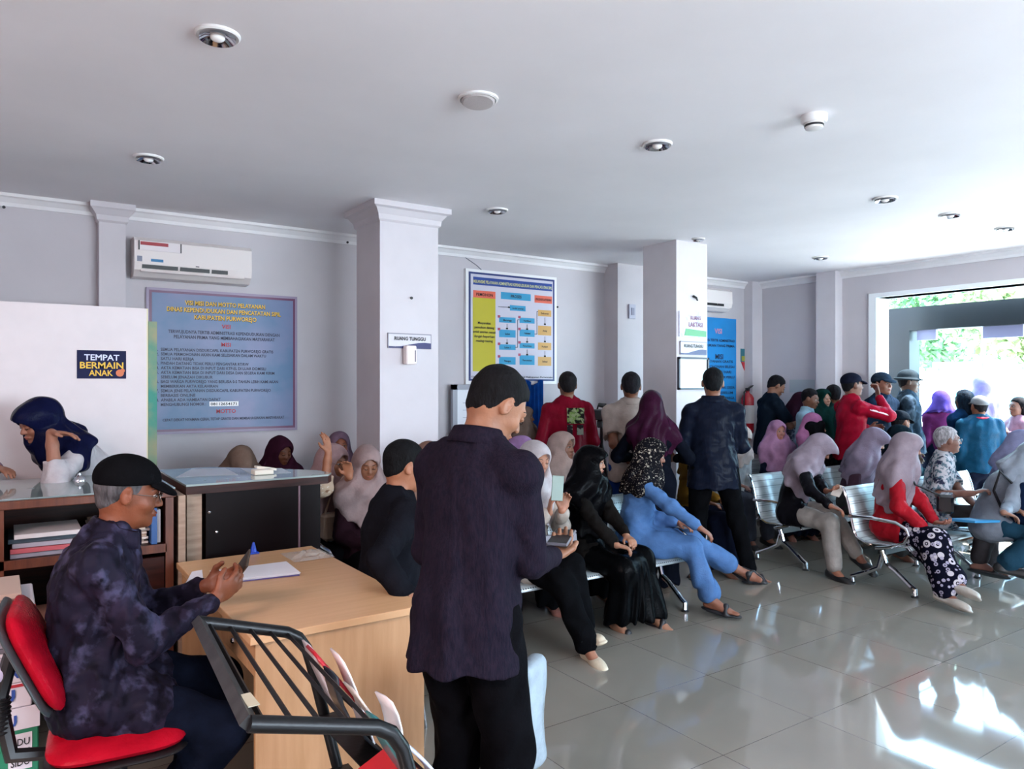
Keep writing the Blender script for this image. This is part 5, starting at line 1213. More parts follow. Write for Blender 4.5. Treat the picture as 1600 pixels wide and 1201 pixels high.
# --- capped man in batik shirt on the red chair
batik = pattern('dark_batik', '23202f', ['332b3e', '4a4863', '17151f'], 9, 'noise', (.52, .66), .5)
SCH = swivel(.325, 2.80, -6, 'red swivel chair with a grey back shell under the capped man', fab('chair_red', 'c3142b', .12), m_blk, 24, .49)
m3 = person('person in a black cap and dark batik shirt on the red chair, holding a phone', (.20, 2.88), -6, sit=.49, H=1.70, lean=-8, hunch=26, pel=(0, .07, .60), twist=-6, head=(-2, 12, 0), 
       RA=dict(w=A(336, 934, 2.58), pole=(.35, -.55, -.8), f=(-.35, 1, .55), n=(-.9, .1, .45), c=.55), LA=dict(w=A(322, 914, 2.78), pole=(-.5, -.6, -.7), f=(.45, 1, .3), n=(.9, -.1, .5), c=.5),
       RL=dict(l=(.13, .20, .09), foot=(.1, 1, -.3)), LL=dict(l=(-.14, .34, .085)),
       top='shirt', tmat=batik, hem=.17, bmat=fab('denim_dark', '141a2a', var=.3), collar=True, hat='cap', hatmat=fab('cap_black', '111114', var=.1), shoes='shoe', smat=shoe_b, tone='83492f', res=.0058, detail=True, fat=1.14, loose=1.2, fold=.008, glasses=True, hair_c='4c4a4c', beard=False)
hc = (m3['wr'][1] + m3['hf'][1] * .09 + m3['wr'][-1] + m3['hf'][-1] * .09) / 2
slab('phone', A(377, 886, 2.72), np.array(A(391, 866, 2.66)) - np.array(A(364, 903, 2.76)) + np.array([0, 0, 0]), (-.55, -.35, .55), (.072, .15, .009), mat('phone_bronze', '4a3f38', .3, .5), 'dark phone held in both hands by the capped man', 'phone', screen=m_blk)
# --- leaning woman at the counter
w1 = person('person in a navy headscarf and white blouse leaning on the counter with one hand raised', (.55, 4.95), 206, H=1.68, fem=True, lean=39, hunch=8, head=(-4, 24, -8), pel=(0, 0, .93),
       LA=dict(w=A(80, 676, 3.86), pole=(-.3, .2, -1), f=(-.75, -.65, -.05), n=(0, .3, -1), c=.32), RA=dict(w=A(206, 728, 4.35), pole=(.3, .6, -.5), f=(-.4, .9, -.2), n=(0, 0, -1)),
       top='shirt', sleeve=.72, tmat=fab('blouse_white', 'd9d2d6', .07), hem=.12, bottom='skirt', bmat=NVY, hat='hijab', hmat=fab('scarf_navy', '14183a', .2), shoes='sandal', smat=sand_b, tone='a5705a', res=.0062, fold=.006, eyes='closed', hoodf=.03, cape=.16, hijab_back=0)
# partly visible neighbour at the left frame edge
w0 = person('person in a pink sleeve at the left frame edge, hand on the counter', (-.50, 4.92), -75, H=1.56, fem=True, lean=14, hunch=12,
       LA=dict(w=A(-6, 730, 3.80), pole=(-.9, -.2, -.3), f=(-.4, 1, -.15), n=(0, 0, -1), c=.35), RA=dict(l=(.10, .40, 1.14), pole=(.8, -.2, -.3)),
       top='shirt', tmat=fab('pink_mauve', 'a58696', .12), bottom='skirt', bmat=NVY, hat='hijab', hmat=fab('scarf_mauve', '8c6f86', .12), tone='9a6a55', res=.0075, pel=(0, 0, .86))
# ---------------------------------------------------------------- the wall group left of the nearer pillar
person('person in a taupe headscarf bowing far forward, sitting at the wall behind the glass counter', (1.42, 5.72), -90, sit=.40, H=1.56, fem=True, lean=14, hunch=14, head=(-8, 48, 0), top='shirt', tmat=fab('taupe', '8b7468'), bottom='skirt', bmat=NVY, hat='hijab', hmat=fab('taupe_scarf', '8a7265'), tone=M_, hoodf=.05, drape=1.15)
person('person in a dark maroon headscarf half hidden between the taupe and pink headscarves', (1.74, 5.75), -90, sit=.40, H=1.54, fem=True, lean=4, hunch=8, head=(14, 16, 0), top='shirt', tmat=NVY, bottom='skirt', bmat=BLK, hat='hijab', hmat=fab('wine_scarf', '3d1c2e'), tone=D_)
wc = person('person in a dusty pink headscarf and cream patterned blouse holding her forehead', (1.80, 5.0), -72, sit=.385, H=1.58, fem=True, lean=8, hunch=12, head=(10, 14, 0),
       RA=dict(w=A(513, 706, 4.80), pole=(.3, .6, -.8), f=(.0, -.2, 1), n=(.1, -1, .2), c=.3), LA=dict(w=A(547, 742, 4.70), pole=(-.8, .1, -.6), f=(.3, .1, 1), n=(.6, .5, 0), c=.5),
       top='shirt', sleeve=.68, tmat=pattern('cream_floral', 'cbb39b', ['8d6b55', 'e6d8c4'], 22, 'voronoi', (.18, .30)), bottom='skirt', bmat=BLK, hat='hijab', hmat=fab('dusty_pink', 'b79697'), tone='a86f52', res=.008, glasses=True, drape=.95)
person('person in a mauve headscarf smiling at the wall, partly behind the nearer pillar', (2.24, 5.74), -95, sit=.40, H=1.55, fem=True, lean=2, head=(-6, 0, 0), top='shirt', tmat=fab('mauve', '86708a'), bottom='skirt', bmat=BLK, hat='hijab', hmat=fab('mauve_scarf', '8d7488'), tone='a5684f', res=.009)
we = person('person in a pinkish-beige headscarf and maroon top sitting before the nearer pillar', (1.96, 4.62), -82, sit=.385, H=1.57, fem=True, lean=2, hunch=8, head=(-18, 22, 0), top='shirt', tmat=fab('maroon_dark', '2a161e'), bottom='skirt', bmat=BLK, hat='hijab', hmat=fab('pink_beige', 'a8908e'), tone=M_)
person('person in a tan headscarf mostly hidden behind the seated man in black', (2.42, 4.64), -90, sit=.385, H=1.58, fem=True, lean=4, hunch=6, head=(0, 26, 0), top='shirt', tmat=fab('tan_top', '8a6a58'), bottom='skirt', bmat=BLK, hat='hijab', hmat=fab('tan_scarf', 'a58272'), tone=M_)
person('person in a white headscarf hidden behind the shoulder of the standing man', (2.72, 4.60), -90, sit=.385, H=1.56, fem=True, lean=2, head=(0, 20, 0), top='shirt', tmat=fab('offwhite', 'bcb5b2'), bottom='skirt', bmat=BLK, hat='hijab', hmat=fab('white_scarf_b', 'c9c0bf'), tone=M_)
# phones and bags in that group
c = wc['P'] + np.array([.10, -.22, .16]); t = empty('handbag', tuple(c - np.array([0, 0, .1])), 'beige handbag on the lap of the woman holding her forehead', 'bag')
obj('bag_body', MB().box(tuple(c - np.array([.15, .05, .10])), tuple(c + np.array([.15, .05, .08])), bev=.02), mat('leather_beige', 'a98d78', .5, var=.1), t); obj('strap', MB().tube([c + np.array([-.13, 0, .07]), c + np.array([-.08, .02, .2]), c + np.array([.05, .03, .2]), c + np.array([.13, 0, .07])], .008, 6), MATS['leather_beige'], t, True)
# ---------------------------------------------------------------- second row and front row in the middle
person('person in an olive-brown headscarf standing by the blue cloth at the wall', (3.98, 5.62), -50, H=1.40, fem=True, head=(10, 0, 0), top='shirt', tmat=fab('olive_brown', '6c5a50'), bottom='skirt', bmat=NVY, hat='hijab', hmat=fab('olive_scarf', '75635a'), tone='8f6248', drape=1.1, res=.010)
person('person in a bright lilac headscarf with glasses, directly behind the white-scarfed woman', (3.24, 4.60), -82, sit=.385, H=1.56, fem=True, lean=-2, head=(18, 6, 0), top='shirt', tmat=fab('navy_top', '181c30'), bottom='skirt', bmat=BLK, hat='hijab', hmat=fab('lilac_scarf', 'a27fae'), tone='a06c60', glasses=True, res=.009)
person('person in a light beige headscarf looking right, behind the black-robed woman', (3.62, 4.60), -70, sit=.385, H=1.60, fem=True, lean=0, head=(-2, 2, 0), top='shirt', tmat=fab('brown_top', '33262a'), bottom='skirt', bmat=BLK, hat='hijab', hmat=fab('sand_scarf', 'ad978f'), tone='7d5340', res=.008)
wa = person('person in a white headscarf and cream jacket, legs crossed, looking at a phone', (2.80, 3.92), -72, sit=.39, H=1.62, fem=True, lean=2, hunch=6, head=(-14, 12, 0),
       RA=dict(w=A(858, 800, 4.52), pole=(.7, -.2, -.8), f=(.1, .25, 1), n=(-.6, .7, .2), c=.6), LA=dict(w=A(878, 797, 4.58), pole=(-.6, -.2, -.9), f=(-.2, .2, 1), n=(.7, .6, 0), c=.6),
       RL=dict(w=A(918, 1012, 4.34), pole=(.3, 1, .7), foot=(.55, .9, -.15)), LL=dict(w=A(915, 985, 4.50), pole=(.5, 1, .8), foot=(.6, .9, .35)),
       top='jacket', tmat=fab('cream_jacket', 'bfb3a8', .1), bmat=BLK, loose=1.25, hat='hijab', hmat=fab('white_scarf', 'cfc8cb', .05), shoes='shoe', smat=shoe_w, tone='b07b62', res=.0065, fold=.006, eyes='closed', fat=1.05)
c = (wa['wr'][1] + wa['hf'][1] * .09 + wa['wr'][-1] + wa['hf'][-1] * .09) / 2
slab('phone', A(871, 762, 4.48), (.12, .05, 1), (.35, .75, .3), (.072, .15, .009), mat('phone_mint', '7f928a', .5), 'pale mint phone held up by the woman in the white headscarf', 'phone')
c = wa['P'] + np.array([.05, -.24, .13]); slab('clutch_bag', c, (1, -.2, 0), (0, .2, 1), (.12, .24, .05), mat('bag_grey', '6b6b74', .5, var=.1), 'grey flat pouch on the lap of the woman in the white headscarf', 'bag')
wb = person('person in a long black veil and dark robe, hands folded in her lap', (3.30, 3.94), -72, sit=.385, H=1.50, fem=True, lean=0, hunch=8, head=(20, 6, 0),
       RA=dict(w=A(975, 866, 4.66), pole=(.5, -.3, -.8), f=(-.5, .8, -.2), c=.7), LA=dict(w=A(992, 858, 4.76), pole=(-.5, -.3, -.8), f=(.5, .8, -.2), c=.7), RL=dict(w=A(965, 972, 4.86)), LL=dict(w=A(1018, 958, 4.98), foot=(.2, 1, -.15)),
       top='robe', tmat=fab('olive_black', '1f1d1c', var=.2), bottom='skirt', bmat=fab('black_robe', '08090b', .2), hat='hijab', hmat=fab('black_veil', '0a0a0d', .2), shoes='sandal', smat=sand_b, tone='a9795f', res=.007, drape=1.1, cape=.36, hoodf=.025, fold=.006, hijab_back=1)
wl = person('person in a light blue dress with a black-and-white printed headscarf, legs crossed', (3.80, 3.96), -48, sit=.385, H=1.58, fem=True, lean=2, hunch=14, head=(8, 14, 0),
       RA=dict(w=A(1112, 838, 4.98), pole=(.7, .0, .2), f=(-.1, .9, -.55), n=(-.2, -.6, -1), c=.5), LA=dict(l=(-.05, .30, .60)),
       RL=dict(w=A(1112, 936, 5.16), pole=(.1, 1, .9), foot=(.35, 1, -.1)), LL=dict(w=A(1148, 886, 5.42), pole=(.8, 1, 1.6), foot=(.5, .9, -.25)),
       top='robe', tmat=fab('dress_blue', '5a82b8', .12), bottom='skirt', bmat=MATS['cloth_dress_blue'], hat='hijab', hmat=pattern('mono_floral', '15141a', ['c9c0ae', '8f887e'], 34, 'voronoi', (.20, .27)), shoes='sandal', smat=sand_b, tone='8f5c46', res=.007, fat=1.08, fold=.006, loose=.78, cape=.13, hijab_back=1.8)
# ---------------------------------------------------------------- standing people in front of the wall
c = A(887, 600, 6.75)
s1 = person('person standing in a crimson long-sleeved shirt with a green print on its back', (c.x, c.y), 62, H=1.73, top='shirt', tmat=fab('crimson', '86142a', .12), hem=.16, bmat=NVY, hat='hair', tone='7d5038', shoes='shoe', smat=shoe_b, res=.009, RA=dict(l=(.16, .24, 1.02), pole=(.35, -.5, -.7)), LA=dict(l=(-.20, .16, .95), pole=(-.35, -.5, -.7)), hair_c='1c191b', fat=1.04)
bk = s1['chest'] - s1['Fw'] * .135 + np.array([0, 0, .0])
def backpanel(p, u0, u1, v0, v1, m_, nm, off=.0):
    Mt = Matrix((Vector(p['U']), Vector(p['Fw']), Vector((0, 0, 1)))).transposed(); cc = Vector(p['chest']) - Vector(p['Fw']) * (.128 + off)
    mb = MB(); n_u, n_v = 8, 8; vs = []; fs = []
    for i in range(n_v + 1):
        for j in range(n_u + 1):
            u = u0 + (u1 - u0) * j / n_u; v = v0 + (v1 - v0) * i / n_v; bulge = .35 * u * u * 3 + max(0, v - .08) * .3 - min(0, v + .06) * .02
            q_ = cc + Vector(p['U']) * u + Vector(p['Fw']) * bulge + Vector(p['Ud']) * v; vs.append(q_)
    for i in range(n_v):
        for j in range(n_u): a_ = i * (n_u + 1) + j; fs.append((a_, a_ + 1, a_ + n_u + 2, a_ + n_u + 1))
    mb.add(vs, fs); o_ = obj(nm, mb, m_, p['root'], True); return o_
backpanel(s1, -.03, .13, -.02, .12, pattern('leaf_print', '24221f', ['7f9c58', '9aa67c'], 16, 'noise', (.5, .56)), 'back_print', .004)
backpanel(s1, -.03, .02, -.12, -.03, pattern('stone_print', '2b2428', ['8d8f83'], 20, 'noise', (.5, .56)), 'back_print', .004)
backpanel(s1, .06, .12, -.12, -.03, pattern('stone_print', '2b2428', ['8d8f83'], 20, 'noise', (.5, .56)), 'back_print', .004)
c = A(986, 600, 6.35)
s2 = person('person standing in a cream short-sleeved shirt, hands clasped behind the back', (c.x, c.y), 50, H=1.72, top='shirt', sleeve=.42, tmat=fab('cream_check', 'b5a79f', .10), hem=.14, bmat=fab('royal_trousers', '1c3f86'), hat='hair', tone='774a34', shoes='shoe', smat=shoe_b, res=.009, collar=True, fat=1.06,
       LA=dict(l=(.02, -.17, .92), pole=(-.9, -.5, -.3), f=(.9, 0, -.3), n=(0, 1, 0)), RA=dict(l=(.06, -.19, .88), pole=(.9, -.4, -.3), f=(-.8, 0, -.2), n=(0, 1, 0)), hair_c='17151a')
c = A(1018, 600, 5.85)
s3 = person('person standing in a plum headscarf and dark navy dress, seen from behind', (c.x, c.y), 42, H=1.56, fem=True, top='robe', tmat=fab('dress_ink', '10141f'), hem=.1, bottom='skirt', bmat=MATS['cloth_dress_ink'], hat='hijab', hmat=fab('plum_scarf', '3c1830', .2), tone=M_, res=.009, cape=.22, hijab_back=1.8, drape=.95,
       RA=dict(l=(.18, .26, 1.0), pole=(.7, -.4, -.5)), LA=dict(l=(-.16, .26, 1.0), pole=(-.7, -.4, -.5)))
slab('phone', A(1062, 700, 5.9), (.3, .3, -.6), (.6, -.6, .2), (.075, .15, .01), mat('phone_silver', 'b9c6d4', .25, .3), 'pale phone at the hip of the woman in the plum headscarf', 'phone')
s4 = person('person standing, back turned, in a navy collared shirt and black trousers by the farther pillar', A(1114, 600, 6.02)[:2], 48, H=1.75, top='shirt', sleeve=.95, tmat=fab('navy_pinstripe', '1a2030', .25, vscale=60, stretch=(1, 1, .1)), hem=.17, bmat=BLK, hat='hair', tone='8f5f48', shoes='sandal', smat=sand_b, res=.008, collar=True, fat=1.08, fold=.005, hair_c='101114',
       RA=dict(l=(.16, .30, 1.12), pole=(.35, -.6, -.7)), LA=dict(l=(-.16, .26, 1.08), pole=(-.35, -.6, -.7)), RL=dict(w=A(1172, 893, 6.0), foot=(.9, .5, -.2)), LL=dict(l=(-.12, .05, .085)))
# mustard top person between s3 and s4, seated behind
person('person in a mustard top and headscarf sitting behind the black-trousered standing man', A(1078, 700, 6.6)[:2], -80, sit=.385, H=1.5, fem=True, head=(0, 20, 0), top='shirt', tmat=fab('mustard', '8a6526'), bottom='skirt', bmat=NVY, hat='hijab', hmat=fab('mustard_scarf', '8d6a30'), tone=M_, lean=6, hunch=10)
# camera on a tripod
c = A(940, 655, 6.9)
t = empty('camera_tripod', (c.x, c.y, 0), 'black tripod with a small camera between the crimson and cream shirts', 'tripod')
for k in range(3):
    a = 2 * math.pi * k / 3 + .4; obj('leg', MB().tube([(c.x, c.y, 1.05), (c.x + .32 * math.cos(a), c.y + .32 * math.sin(a), .01)], [.016, .010], 8), m_blk, t, True)
obj('pole', MB().tube([(c.x, c.y, .8), (c.x, c.y, 1.22)], .016, 8), m_blk, t, True); obj('head', MB().box((c.x - .035, c.y - .035, 1.2), (c.x + .035, c.y + .035, 1.27), bev=.01), m_blk, t)
t = empty('video_camera', (c.x, c.y, 1.27), 'small black video camera mounted on the tripod', 'camera')
obj('camera_body', MB().box((c.x - .06, c.y - .10, 1.272), (c.x + .05, c.y + .08, 1.37), bev=.01), m_blk, t); obj('lens', MB().lathe([(.03, 0), (.035, .06), (.028, .065)], (c.x, c.y - .10, 1.32), axis=(0, -1, 0)), m_blk, t, True); obj('microphone', MB().tube([(c.x, c.y - .06, 1.40), (c.x + .01, c.y + .04, 1.41)], .02, 8), m_blk, t, True); obj('top_handle', MB().tube([(c.x, c.y - .08, 1.37), (c.x, c.y - .06, 1.42), (c.x, c.y + .04, 1.42), (c.x, c.y + .06, 1.37)], .008, 6), m_blk, t, True)
# ---------------------------------------------------------------- right-hand benches
wr_ = person('person in a beige-lilac headscarf, black top and cream trousers bent over a phone', (5.76, 4.04), -68, sit=.39, H=1.60, fem=True, lean=8, hunch=22, head=(10, 44, 0),
       RA=dict(w=A(1298, 790, 6.0), pole=(.6, -.4, -.7), f=(-.2, .9, -.3), c=.6), LA=dict(w=A(1292, 768, 6.15), pole=(-.8, -.2, -.6), f=(.5, .9, .2), n=(0, .2, 1), c=.5),
       RL=dict(w=A(1304, 890, 6.12), foot=(.5, 1, -.2), pole=(.1, .5, 1.2)), LL=dict(w=A(1340, 866, 6.15), pole=(.5, .6, 1.8), foot=(.7, 1, -.5)),
       top='shirt', tmat=fab('black_top', '17161b', .2), bmat=fab('cream_trousers', 'a89f98', .1), loose=1.15, hat='hijab', hmat=fab('beige_lilac', '9f909c', .08), shoes='shoe', smat=shoe_b, tone='935f49', res=.0075, hoodf=.05, drape=1.08, cape=.30, hijab_back=.8, fold=.005)
slab('phone', A(1309, 766, 6.08), (1, .2, .55), (-.2, -.3, 1), (.07, .15, .01), mat('phone_white', 'b5a9a0', .25, .2), 'pale phone held by the woman in cream trousers', 'phone')
rd = person('person in a red blazer, beige headscarf and black floral trousers on the right bench', (5.88, 3.22), -72, sit=.39, H=1.60, fem=True, lean=4, hunch=12, head=(22, 16, 0),
       RA=dict(w=A(1446, 826, 5.62), pole=(.6, -.4, -.6), f=(-.4, .9, -.2), c=.7), LA=dict(w=A(1462, 816, 5.7), pole=(-.6, -.3, -.7), f=(.4, .9, 0), n=(0, .3, 1), c=.6),
       RL=dict(w=A(1478, 925, 5.34), foot=(.5, 1, -.1)), LL=dict(w=A(1512, 925, 5.22), foot=(.5, 1, -.1)),
       top='jacket', tmat=fab('blazer_red', 'b3202c', .10), hem=.12, bmat=pattern('floral_white', '0e0f1e', ['cfc6cc', 'a79fb2'], 13, 'rings', (.16, .34)), loose=1.7, hat='hijab', hmat=fab('beige_mauve', 'a08f98', .08), shoes='shoe', smat=mat('shoe_stone', 'a69e94', .5, var=.15, bump=.3), tone='8f5a48', res=.007, cape=.40, hijab_back=.6, fold=.006, drape=1.05)
c = rd['P'] + np.array([.28, -.30, .16]); t = empty('handbag', tuple(c - np.array([0, 0, .08])), 'black shiny handbag on the lap of the woman in the red blazer', 'bag')
obj('bag_body', MB().box(tuple(c - np.array([.10, .06, .08])), tuple(c + np.array([.10, .06, .07])), Matrix.Rotation(R(20), 3, 'Z'), bev=.02), mat('patent_black', '0c0d12', .12, coat=.6), t); obj('strap', MB().tube([c + np.array([-.09, 0, .06]), rd['chest'] + np.array([0, -.16, 0]), rd['nb'] + np.array([-.06, -.04, 0])], .009, 6), MATS['patent_black'], t, True)
person('person in a mauve headscarf and dark dress beside the woman in cream trousers', A(1332, 700, 7.15)[:2], -72, sit=.385, H=1.60, fem=True, lean=6, hunch=18, head=(14, 32, 0), top='shirt', tmat=fab('plum_dark', '4a3440'), bottom='skirt', bmat=fab('olive_skirt', '3f3d3c'), hat='hijab', hmat=fab('mauve_grey', '857687', .08), tone='8c5c4a', res=.009, drape=1.15, cape=.36, hoodf=.05)
person('person in a dark veil seen from behind between the mauve and red seated women', A(1385, 720, 7.45)[:2], -60, sit=.385, H=1.56, fem=True, lean=4, hunch=10, head=(10, 20, 0), top='robe', tmat=BLK, bottom='skirt', bmat=BLK, hat='hijab', hmat=fab('veil_teal', '0e1b22'), tone=D_, drape=1.2, cape=.4)
ol = person('person with short white hair and glasses in a floral shirt holding a blue folder', (6.60, 3.22), -62, sit=.39, H=1.64, lean=4, hunch=8, head=(16, 0, 0),
       RA=dict(w=A(1520, 770, 5.9), pole=(.5, -.4, -.8), f=(-.1, .9, .4), c=.8), LA=dict(w=A(1540, 810, 5.95), pole=(-.5, -.4, -.8), f=(.2, 1, 0), c=.6),
       RL=dict(w=A(1530, 878, 5.9)), LL=dict(l=(-.12, .40, .085)),
       top='shirt', sleeve=.55, tmat=pattern('white_floral', 'b9b4b8', ['2c2e44', '5a6f7a'], 18, 'noise', (.52, .58)), bmat=fab('khaki_dark', '3d3a3c'), hat='hair', hair_c='8f8a8c', tone='7c5446', res=.0075, glasses=True, shoes='sandal', smat=sand_b, loose=1.2, collar=True)
slab('document_folder', A(1530, 812, 5.85), (1, -.25, -.05), (0, .1, 1), (.26, .42, .02), mat('folder_sky', '3f92c4', .4), 'light blue document folder across the lap of the white-haired man', 'folder')
gw = person('person in a pale grey headscarf bending low over a dark backpack at the right edge', A(1545, 760, 5.95)[:2], -55, sit=.39, H=1.62, fem=True, lean=14, hunch=26, head=(0, 36, 0),
       RA=dict(w=A(1568, 800, 5.45), pole=(.6, -.3, -.7), f=(-.2, .9, -.3), c=.5), LA=dict(w=A(1592, 806, 5.55), pole=(-.6, -.3, -.7), f=(.2, .9, -.3), c=.5), RL=dict(w=A(1572, 880, 5.65)), LL=dict(w=A(1600, 880, 5.75)),
       top='shirt', tmat=fab('grey_top', '8d949f', .1), bmat=fab('teal_trousers', '274a5e'), hat='hijab', hmat=fab('pale_grey', '98a0ac', .08), tone='8f6450', res=.0075, hoodf=.05, drape=1.0, cape=.16, shoes='shoe', smat=shoe_b, loose=1.5, fat=1.05)
c = (gw['P'] + gw['kn'][1]) / 2 + np.array([-.0, -.05, .18]); t = empty('backpack', tuple(c - np.array([0, 0, .15])), 'dark navy backpack on the lap of the bending pale-scarfed woman', 'bag')
q = SDF(); q.ell((0, 0, 0), (.17, .12, .19), None, .02); q.box((0, -.08, -.04), (.12, .05, .10), None, .03); q.disp.append(wrinkle(.005, 22, 8)); V_, F_ = q.mesh(.011)
o = bpy.data.objects.new('bag_body', np_mesh('bag_body', V_ + c, F_, [fab('bag_ink', '12203a')])); COL.objects.link(o); hook(o, t)
obj('strap', MB().tube([c + np.array([-.1, .05, .15]), c + np.array([-.16, .12, .25]), c + np.array([-.17, .16, .1]), c + np.array([-.12, .1, -.1])], .012, 6), m_blk, t, True)
person('person in a lilac-grey headscarf just behind the bending pale-scarfed woman', A(1560, 730, 6.5)[:2], -60, sit=.39, H=1.60, fem=True, lean=6, hunch=14, head=(5, 30, 0), top='shirt', tmat=fab('lilac_top', '6e6a86'), bmat=NVY, hat='hijab', hmat=fab('lilac_grey', '81809e'), tone=M_)
wo = person('person in a cream headscarf and white blouse sitting bowed behind the beige-scarfed woman', (6.22, 5.08), -100, sit=.385, H=1.58, fem=True, lean=4, hunch=14, head=(0, 38, 0), top='shirt', tmat=fab('blouse_ivory', 'c9cdd0', .06), bmat=fab('grey_trousers', '4b4f5a'), hat='hijab', hmat=fab('cream_scarf', 'c4b4ae', .06), tone='8d5b49', res=.009, cape=.1, loose=1.2, shoes='shoe', smat=shoe_b)
person('person in a rose pink headscarf facing the camera in the far seated row', (6.98, 5.08), -112, sit=.385, H=1.56, fem=True, head=(0, 6, 0), top='shirt', tmat=NVY, bottom='skirt', bmat=NVY, hat='hijab', hmat=fab('rose_scarf', 'b07fa0', .08), tone='a56c5c', res=.009, cape=.36, drape=1.1)
person('person in a black headscarf seen in profile behind the mauve-scarfed woman', A(1276, 700, 7.85)[:2], -40, sit=.39, H=1.60, fem=True, head=(10, -10, 0), top='shirt', tmat=BLK, bottom='skirt', bmat=BLK, hat='hijab', hmat=fab('scarf_jet', '0c0d10'), tone='a87862', res=.010)
by = person('person standing in a dark t-shirt with a fringe of black hair, typing on a phone', A(1200, 600, 8.8)[:2], -28, H=1.74, hunch=8, head=(-8, 30, 0), top='tee', sleeve=.45, tmat=fab('tee_dark', '15202c'), bmat=BLK, hat='hair', tone='8a5c46', res=.009, hem=.15, shoes='shoe', smat=shoe_b,
       RA=dict(l=(.10, .34, 1.16), pole=(.8, -.3, -.8), f=(-.2, 1, .2), n=(0, .1, 1)), LA=dict(l=(-.08, .34, 1.16), pole=(-.8, -.3, -.8), f=(.2, 1, .2), n=(0, .1, 1)))
slab('phone', by['toW']((.0, .46, 1.21)), by['toW']((0, 1, 0)) - by['toW']((0, 0, 0)) + np.array([0, 0, .4]), (0, 0, 1), (.07, .15, .01), m_blk, 'dark phone in the hands of the standing boy in the dark t-shirt', 'phone')
def stand(px, py, d, face, label, H=None, **k):
    p = A(px, 600, d); top_z = EYE - (py - 600) / FPX * d
    return person(label, p[:2], face, H=H or round(top_z - (.02 if k.get('hat') in ('hijab', 'cap', 'bucket') else .012), 3), **k)
mg = person('person in a maroon headscarf bowed over a phone beside the boy in the dark t-shirt', A(1236, 600, 9.0)[:2], -60, H=1.54, fem=True, hunch=12, head=(10, 44, 0), top='shirt', tmat=pattern('grey_print', '5a5a6c', ['9a9aa8'], 30, 'noise', (.5, .56)), bottom='skirt', bmat=NVY, hat='hijab', hmat=fab('maroon_scarf', '3e2030'), tone=M_, res=.010)
stand(1262, 603, 8.3, -75, 'person with black hair in a light blue shirt looking down in the queue', hat='hair', head=(0, 12, 0), top='shirt', tmat=fab('light_blue', '8ca8b8'), bmat=NVY, tone=D_, collar=True)
stand(1266, 640, 7.9, -90, 'person short, in a rose pink headscarf among the standing queue', fem=True, hat='hijab', hmat=fab('rose_bright', 'b0709a'), top='shirt', tmat=fab('rose_top', '9c6a8c'), bottom='skirt', bmat=NVY, tone=M_, head=(0, 25, 0))
stand(1284, 603, 8.35, -100, 'person in a dark green headscarf facing the camera in the queue', fem=True, hat='hijab', hmat=fab('bottle_green', '13332f'), top='shirt', tmat=MATS['cloth_bottle_green'], bottom='skirt', bmat=BLK, tone='a3705a', res=.009, cape=.34, drape=1.1)
stand(1302, 597, 8.35, 60, 'person with dark hair half hidden behind the red jacket', hat='hair', top='shirt', tmat=fab('slate', '2b3440'), bmat=BLK, tone=D_)
rj = stand(1330, 578, 7.75, -22, 'person in a red sports jacket with striped sleeves and dark cap, hand at mouth', hat='cap', hatmat=fab('cap_ink', '1a1c2c'), head=(-8, 0, 0), top='jacket', tmat=fab('sport_red', 'a8152f', .08), bmat=NVY, tone='7d5443', res=.008, collar=True, fat=1.06, twist=-8,
       RA=dict(l=(.10, .24, 1.48), pole=(.8, -.1, -1), f=(-.3, .1, 1), n=(-.3, -1, .2), c=.7), LA=dict(l=(-.1, .30, 1.14), pole=(-.8, -.3, -.5)))
for k in (-.012, .012):
    el, sh_, wr2 = rj['el'][1], rj['sh'][1], rj['wr'][1]; sd_ = rj['U'] * .052 + np.array([0, -.012, 0]); o = obj('sleeve_stripe', MB().tube([sh_ + np.array([0, 0, .060]) + rj['Fw'] * k, sh_ * .75 + el * .25 + sd_ * 1.12 + rj['Fw'] * k, sh_ * .45 + el * .55 + sd_ * 1.05 + rj['Fw'] * k, el * .95 + sh_ * .05 + sd_ * .9 + rj['Fw'] * k], .009, 6, flat=.7), mat('stripe_pale', 'd2b0b8', .7), rj['root'], True)
stand(1377, 577, 8.15, -100, 'person in a navy jacket and flat dark cap standing against the bright door jamb', hat='cap', hatmat=fab('cap_slate', '2c3a4a'), top='jacket', tmat=fab('navy_jacket', '18283c'), bmat=BLK, tone='8a5a48', res=.009, collar=True)
stand(1417, 574, 8.35, -58, 'person in a dark peaked hat and olive field shirt, tallest in the doorway', hat='bucket', hatmat=fab('hat_olive', '39434a'), top='jacket', tmat=pattern('field_print', '2b3a46', ['415263', '1b2833'], 8, 'noise', (.5, .6)), bmat=NVY, tone='5f4638', res=.009, collar=True, fat=1.15, head=(0, 4, 0))
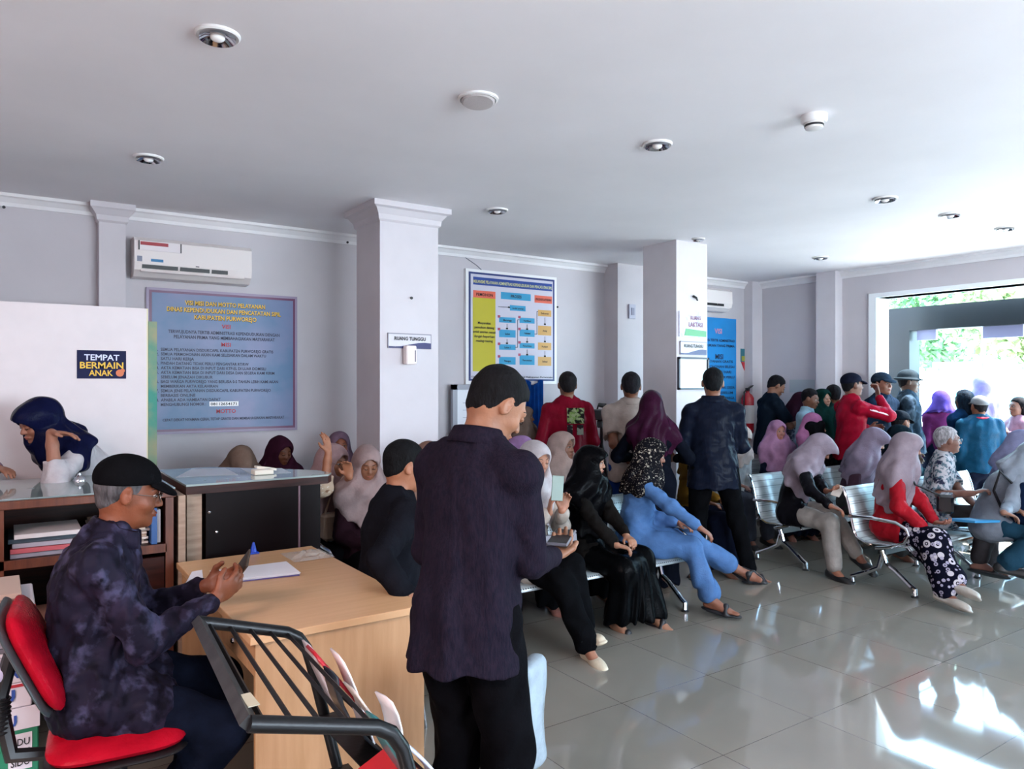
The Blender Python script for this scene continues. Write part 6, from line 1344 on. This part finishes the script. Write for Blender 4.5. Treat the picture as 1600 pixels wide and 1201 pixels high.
stand(1470, 606, 8.5, 50, 'person in a violet headscarf and magenta top standing in the open doorway', fem=True, hat='hijab', hmat=fab('violet_scarf', '5f4a9c'), top='shirt', tmat=fab('magenta_top', '6b2a5a'), bottom='skirt', bmat=NVY, tone=M_, cape=.05)
stand(1507, 604, 7.8, 70, 'person with long dark hair and a dark blue top standing in the doorway', fem=True, hat='longhair', top='shirt', tmat=fab('ink_blue', '14355a'), bmat=NVY, tone=D_, hair_c='10202e')
stand(1535, 583, 8.9, 60, 'person in a tall lilac headscarf and beige coat outside beyond the doorway', fem=True, hat='hijab', hmat=fab('lilac_pale', '8a7fae'), top='robe', tmat=fab('beige_coat', '93868f'), bottom='skirt', bmat=MATS['cloth_beige_coat'], tone=M_, hijab_back=1.6, drape=1.0)
stand(1531, 614, 7.6, 52, 'person in a grey knitted cap and dark teal jacket with red collar, seen from behind', hat='cap', hatmat=fab('cap_grey', '8f9194'), top='jacket', tmat=fab('teal_jacket', '1b4a66', .15), bmat=NVY, tone=M_, res=.009, fat=1.25, collar=True)
o = PEOPLE[-1]; obj('red_collar', MB().tube([o['nb'] + Vector((.075 * math.cos(a), .075 * math.sin(a), .02)) if 0 else Vector(o['nb']) + Vector((.078 * math.cos(a), .078 * math.sin(a), .012)) for a in [2 * math.pi * i / 16 for i in range(16)]], .012, 6, closed=True), mat('collar_red', 'a51d3a', .7), o['root'], True)
stand(1592, 616, 7.8, 150, 'person with long dark hair in a pink shirt at the right frame edge', fem=True, hat='longhair', top='shirt', tmat=fab('shirt_pink', 'b58a9c', .08), bmat=NVY, tone='8a5c4a', res=.009, RA=dict(l=(.1, .2, 1.1), pole=(.8, -.3, -.5)), LA=dict(l=(-.1, .2, 1.1), pole=(-.8, -.3, -.5)))
person('person in a black cap sitting behind the black-veiled woman with the backpack', A(1404, 700, 7.9)[:2], -20, sit=.45, H=1.66, hat='cap', hatmat=fab('cap_jet', '0f1822'), top='shirt', tmat=fab('teal_dark', '14303c'), bmat=BLK, tone=D_, head=(0, 10, 0))
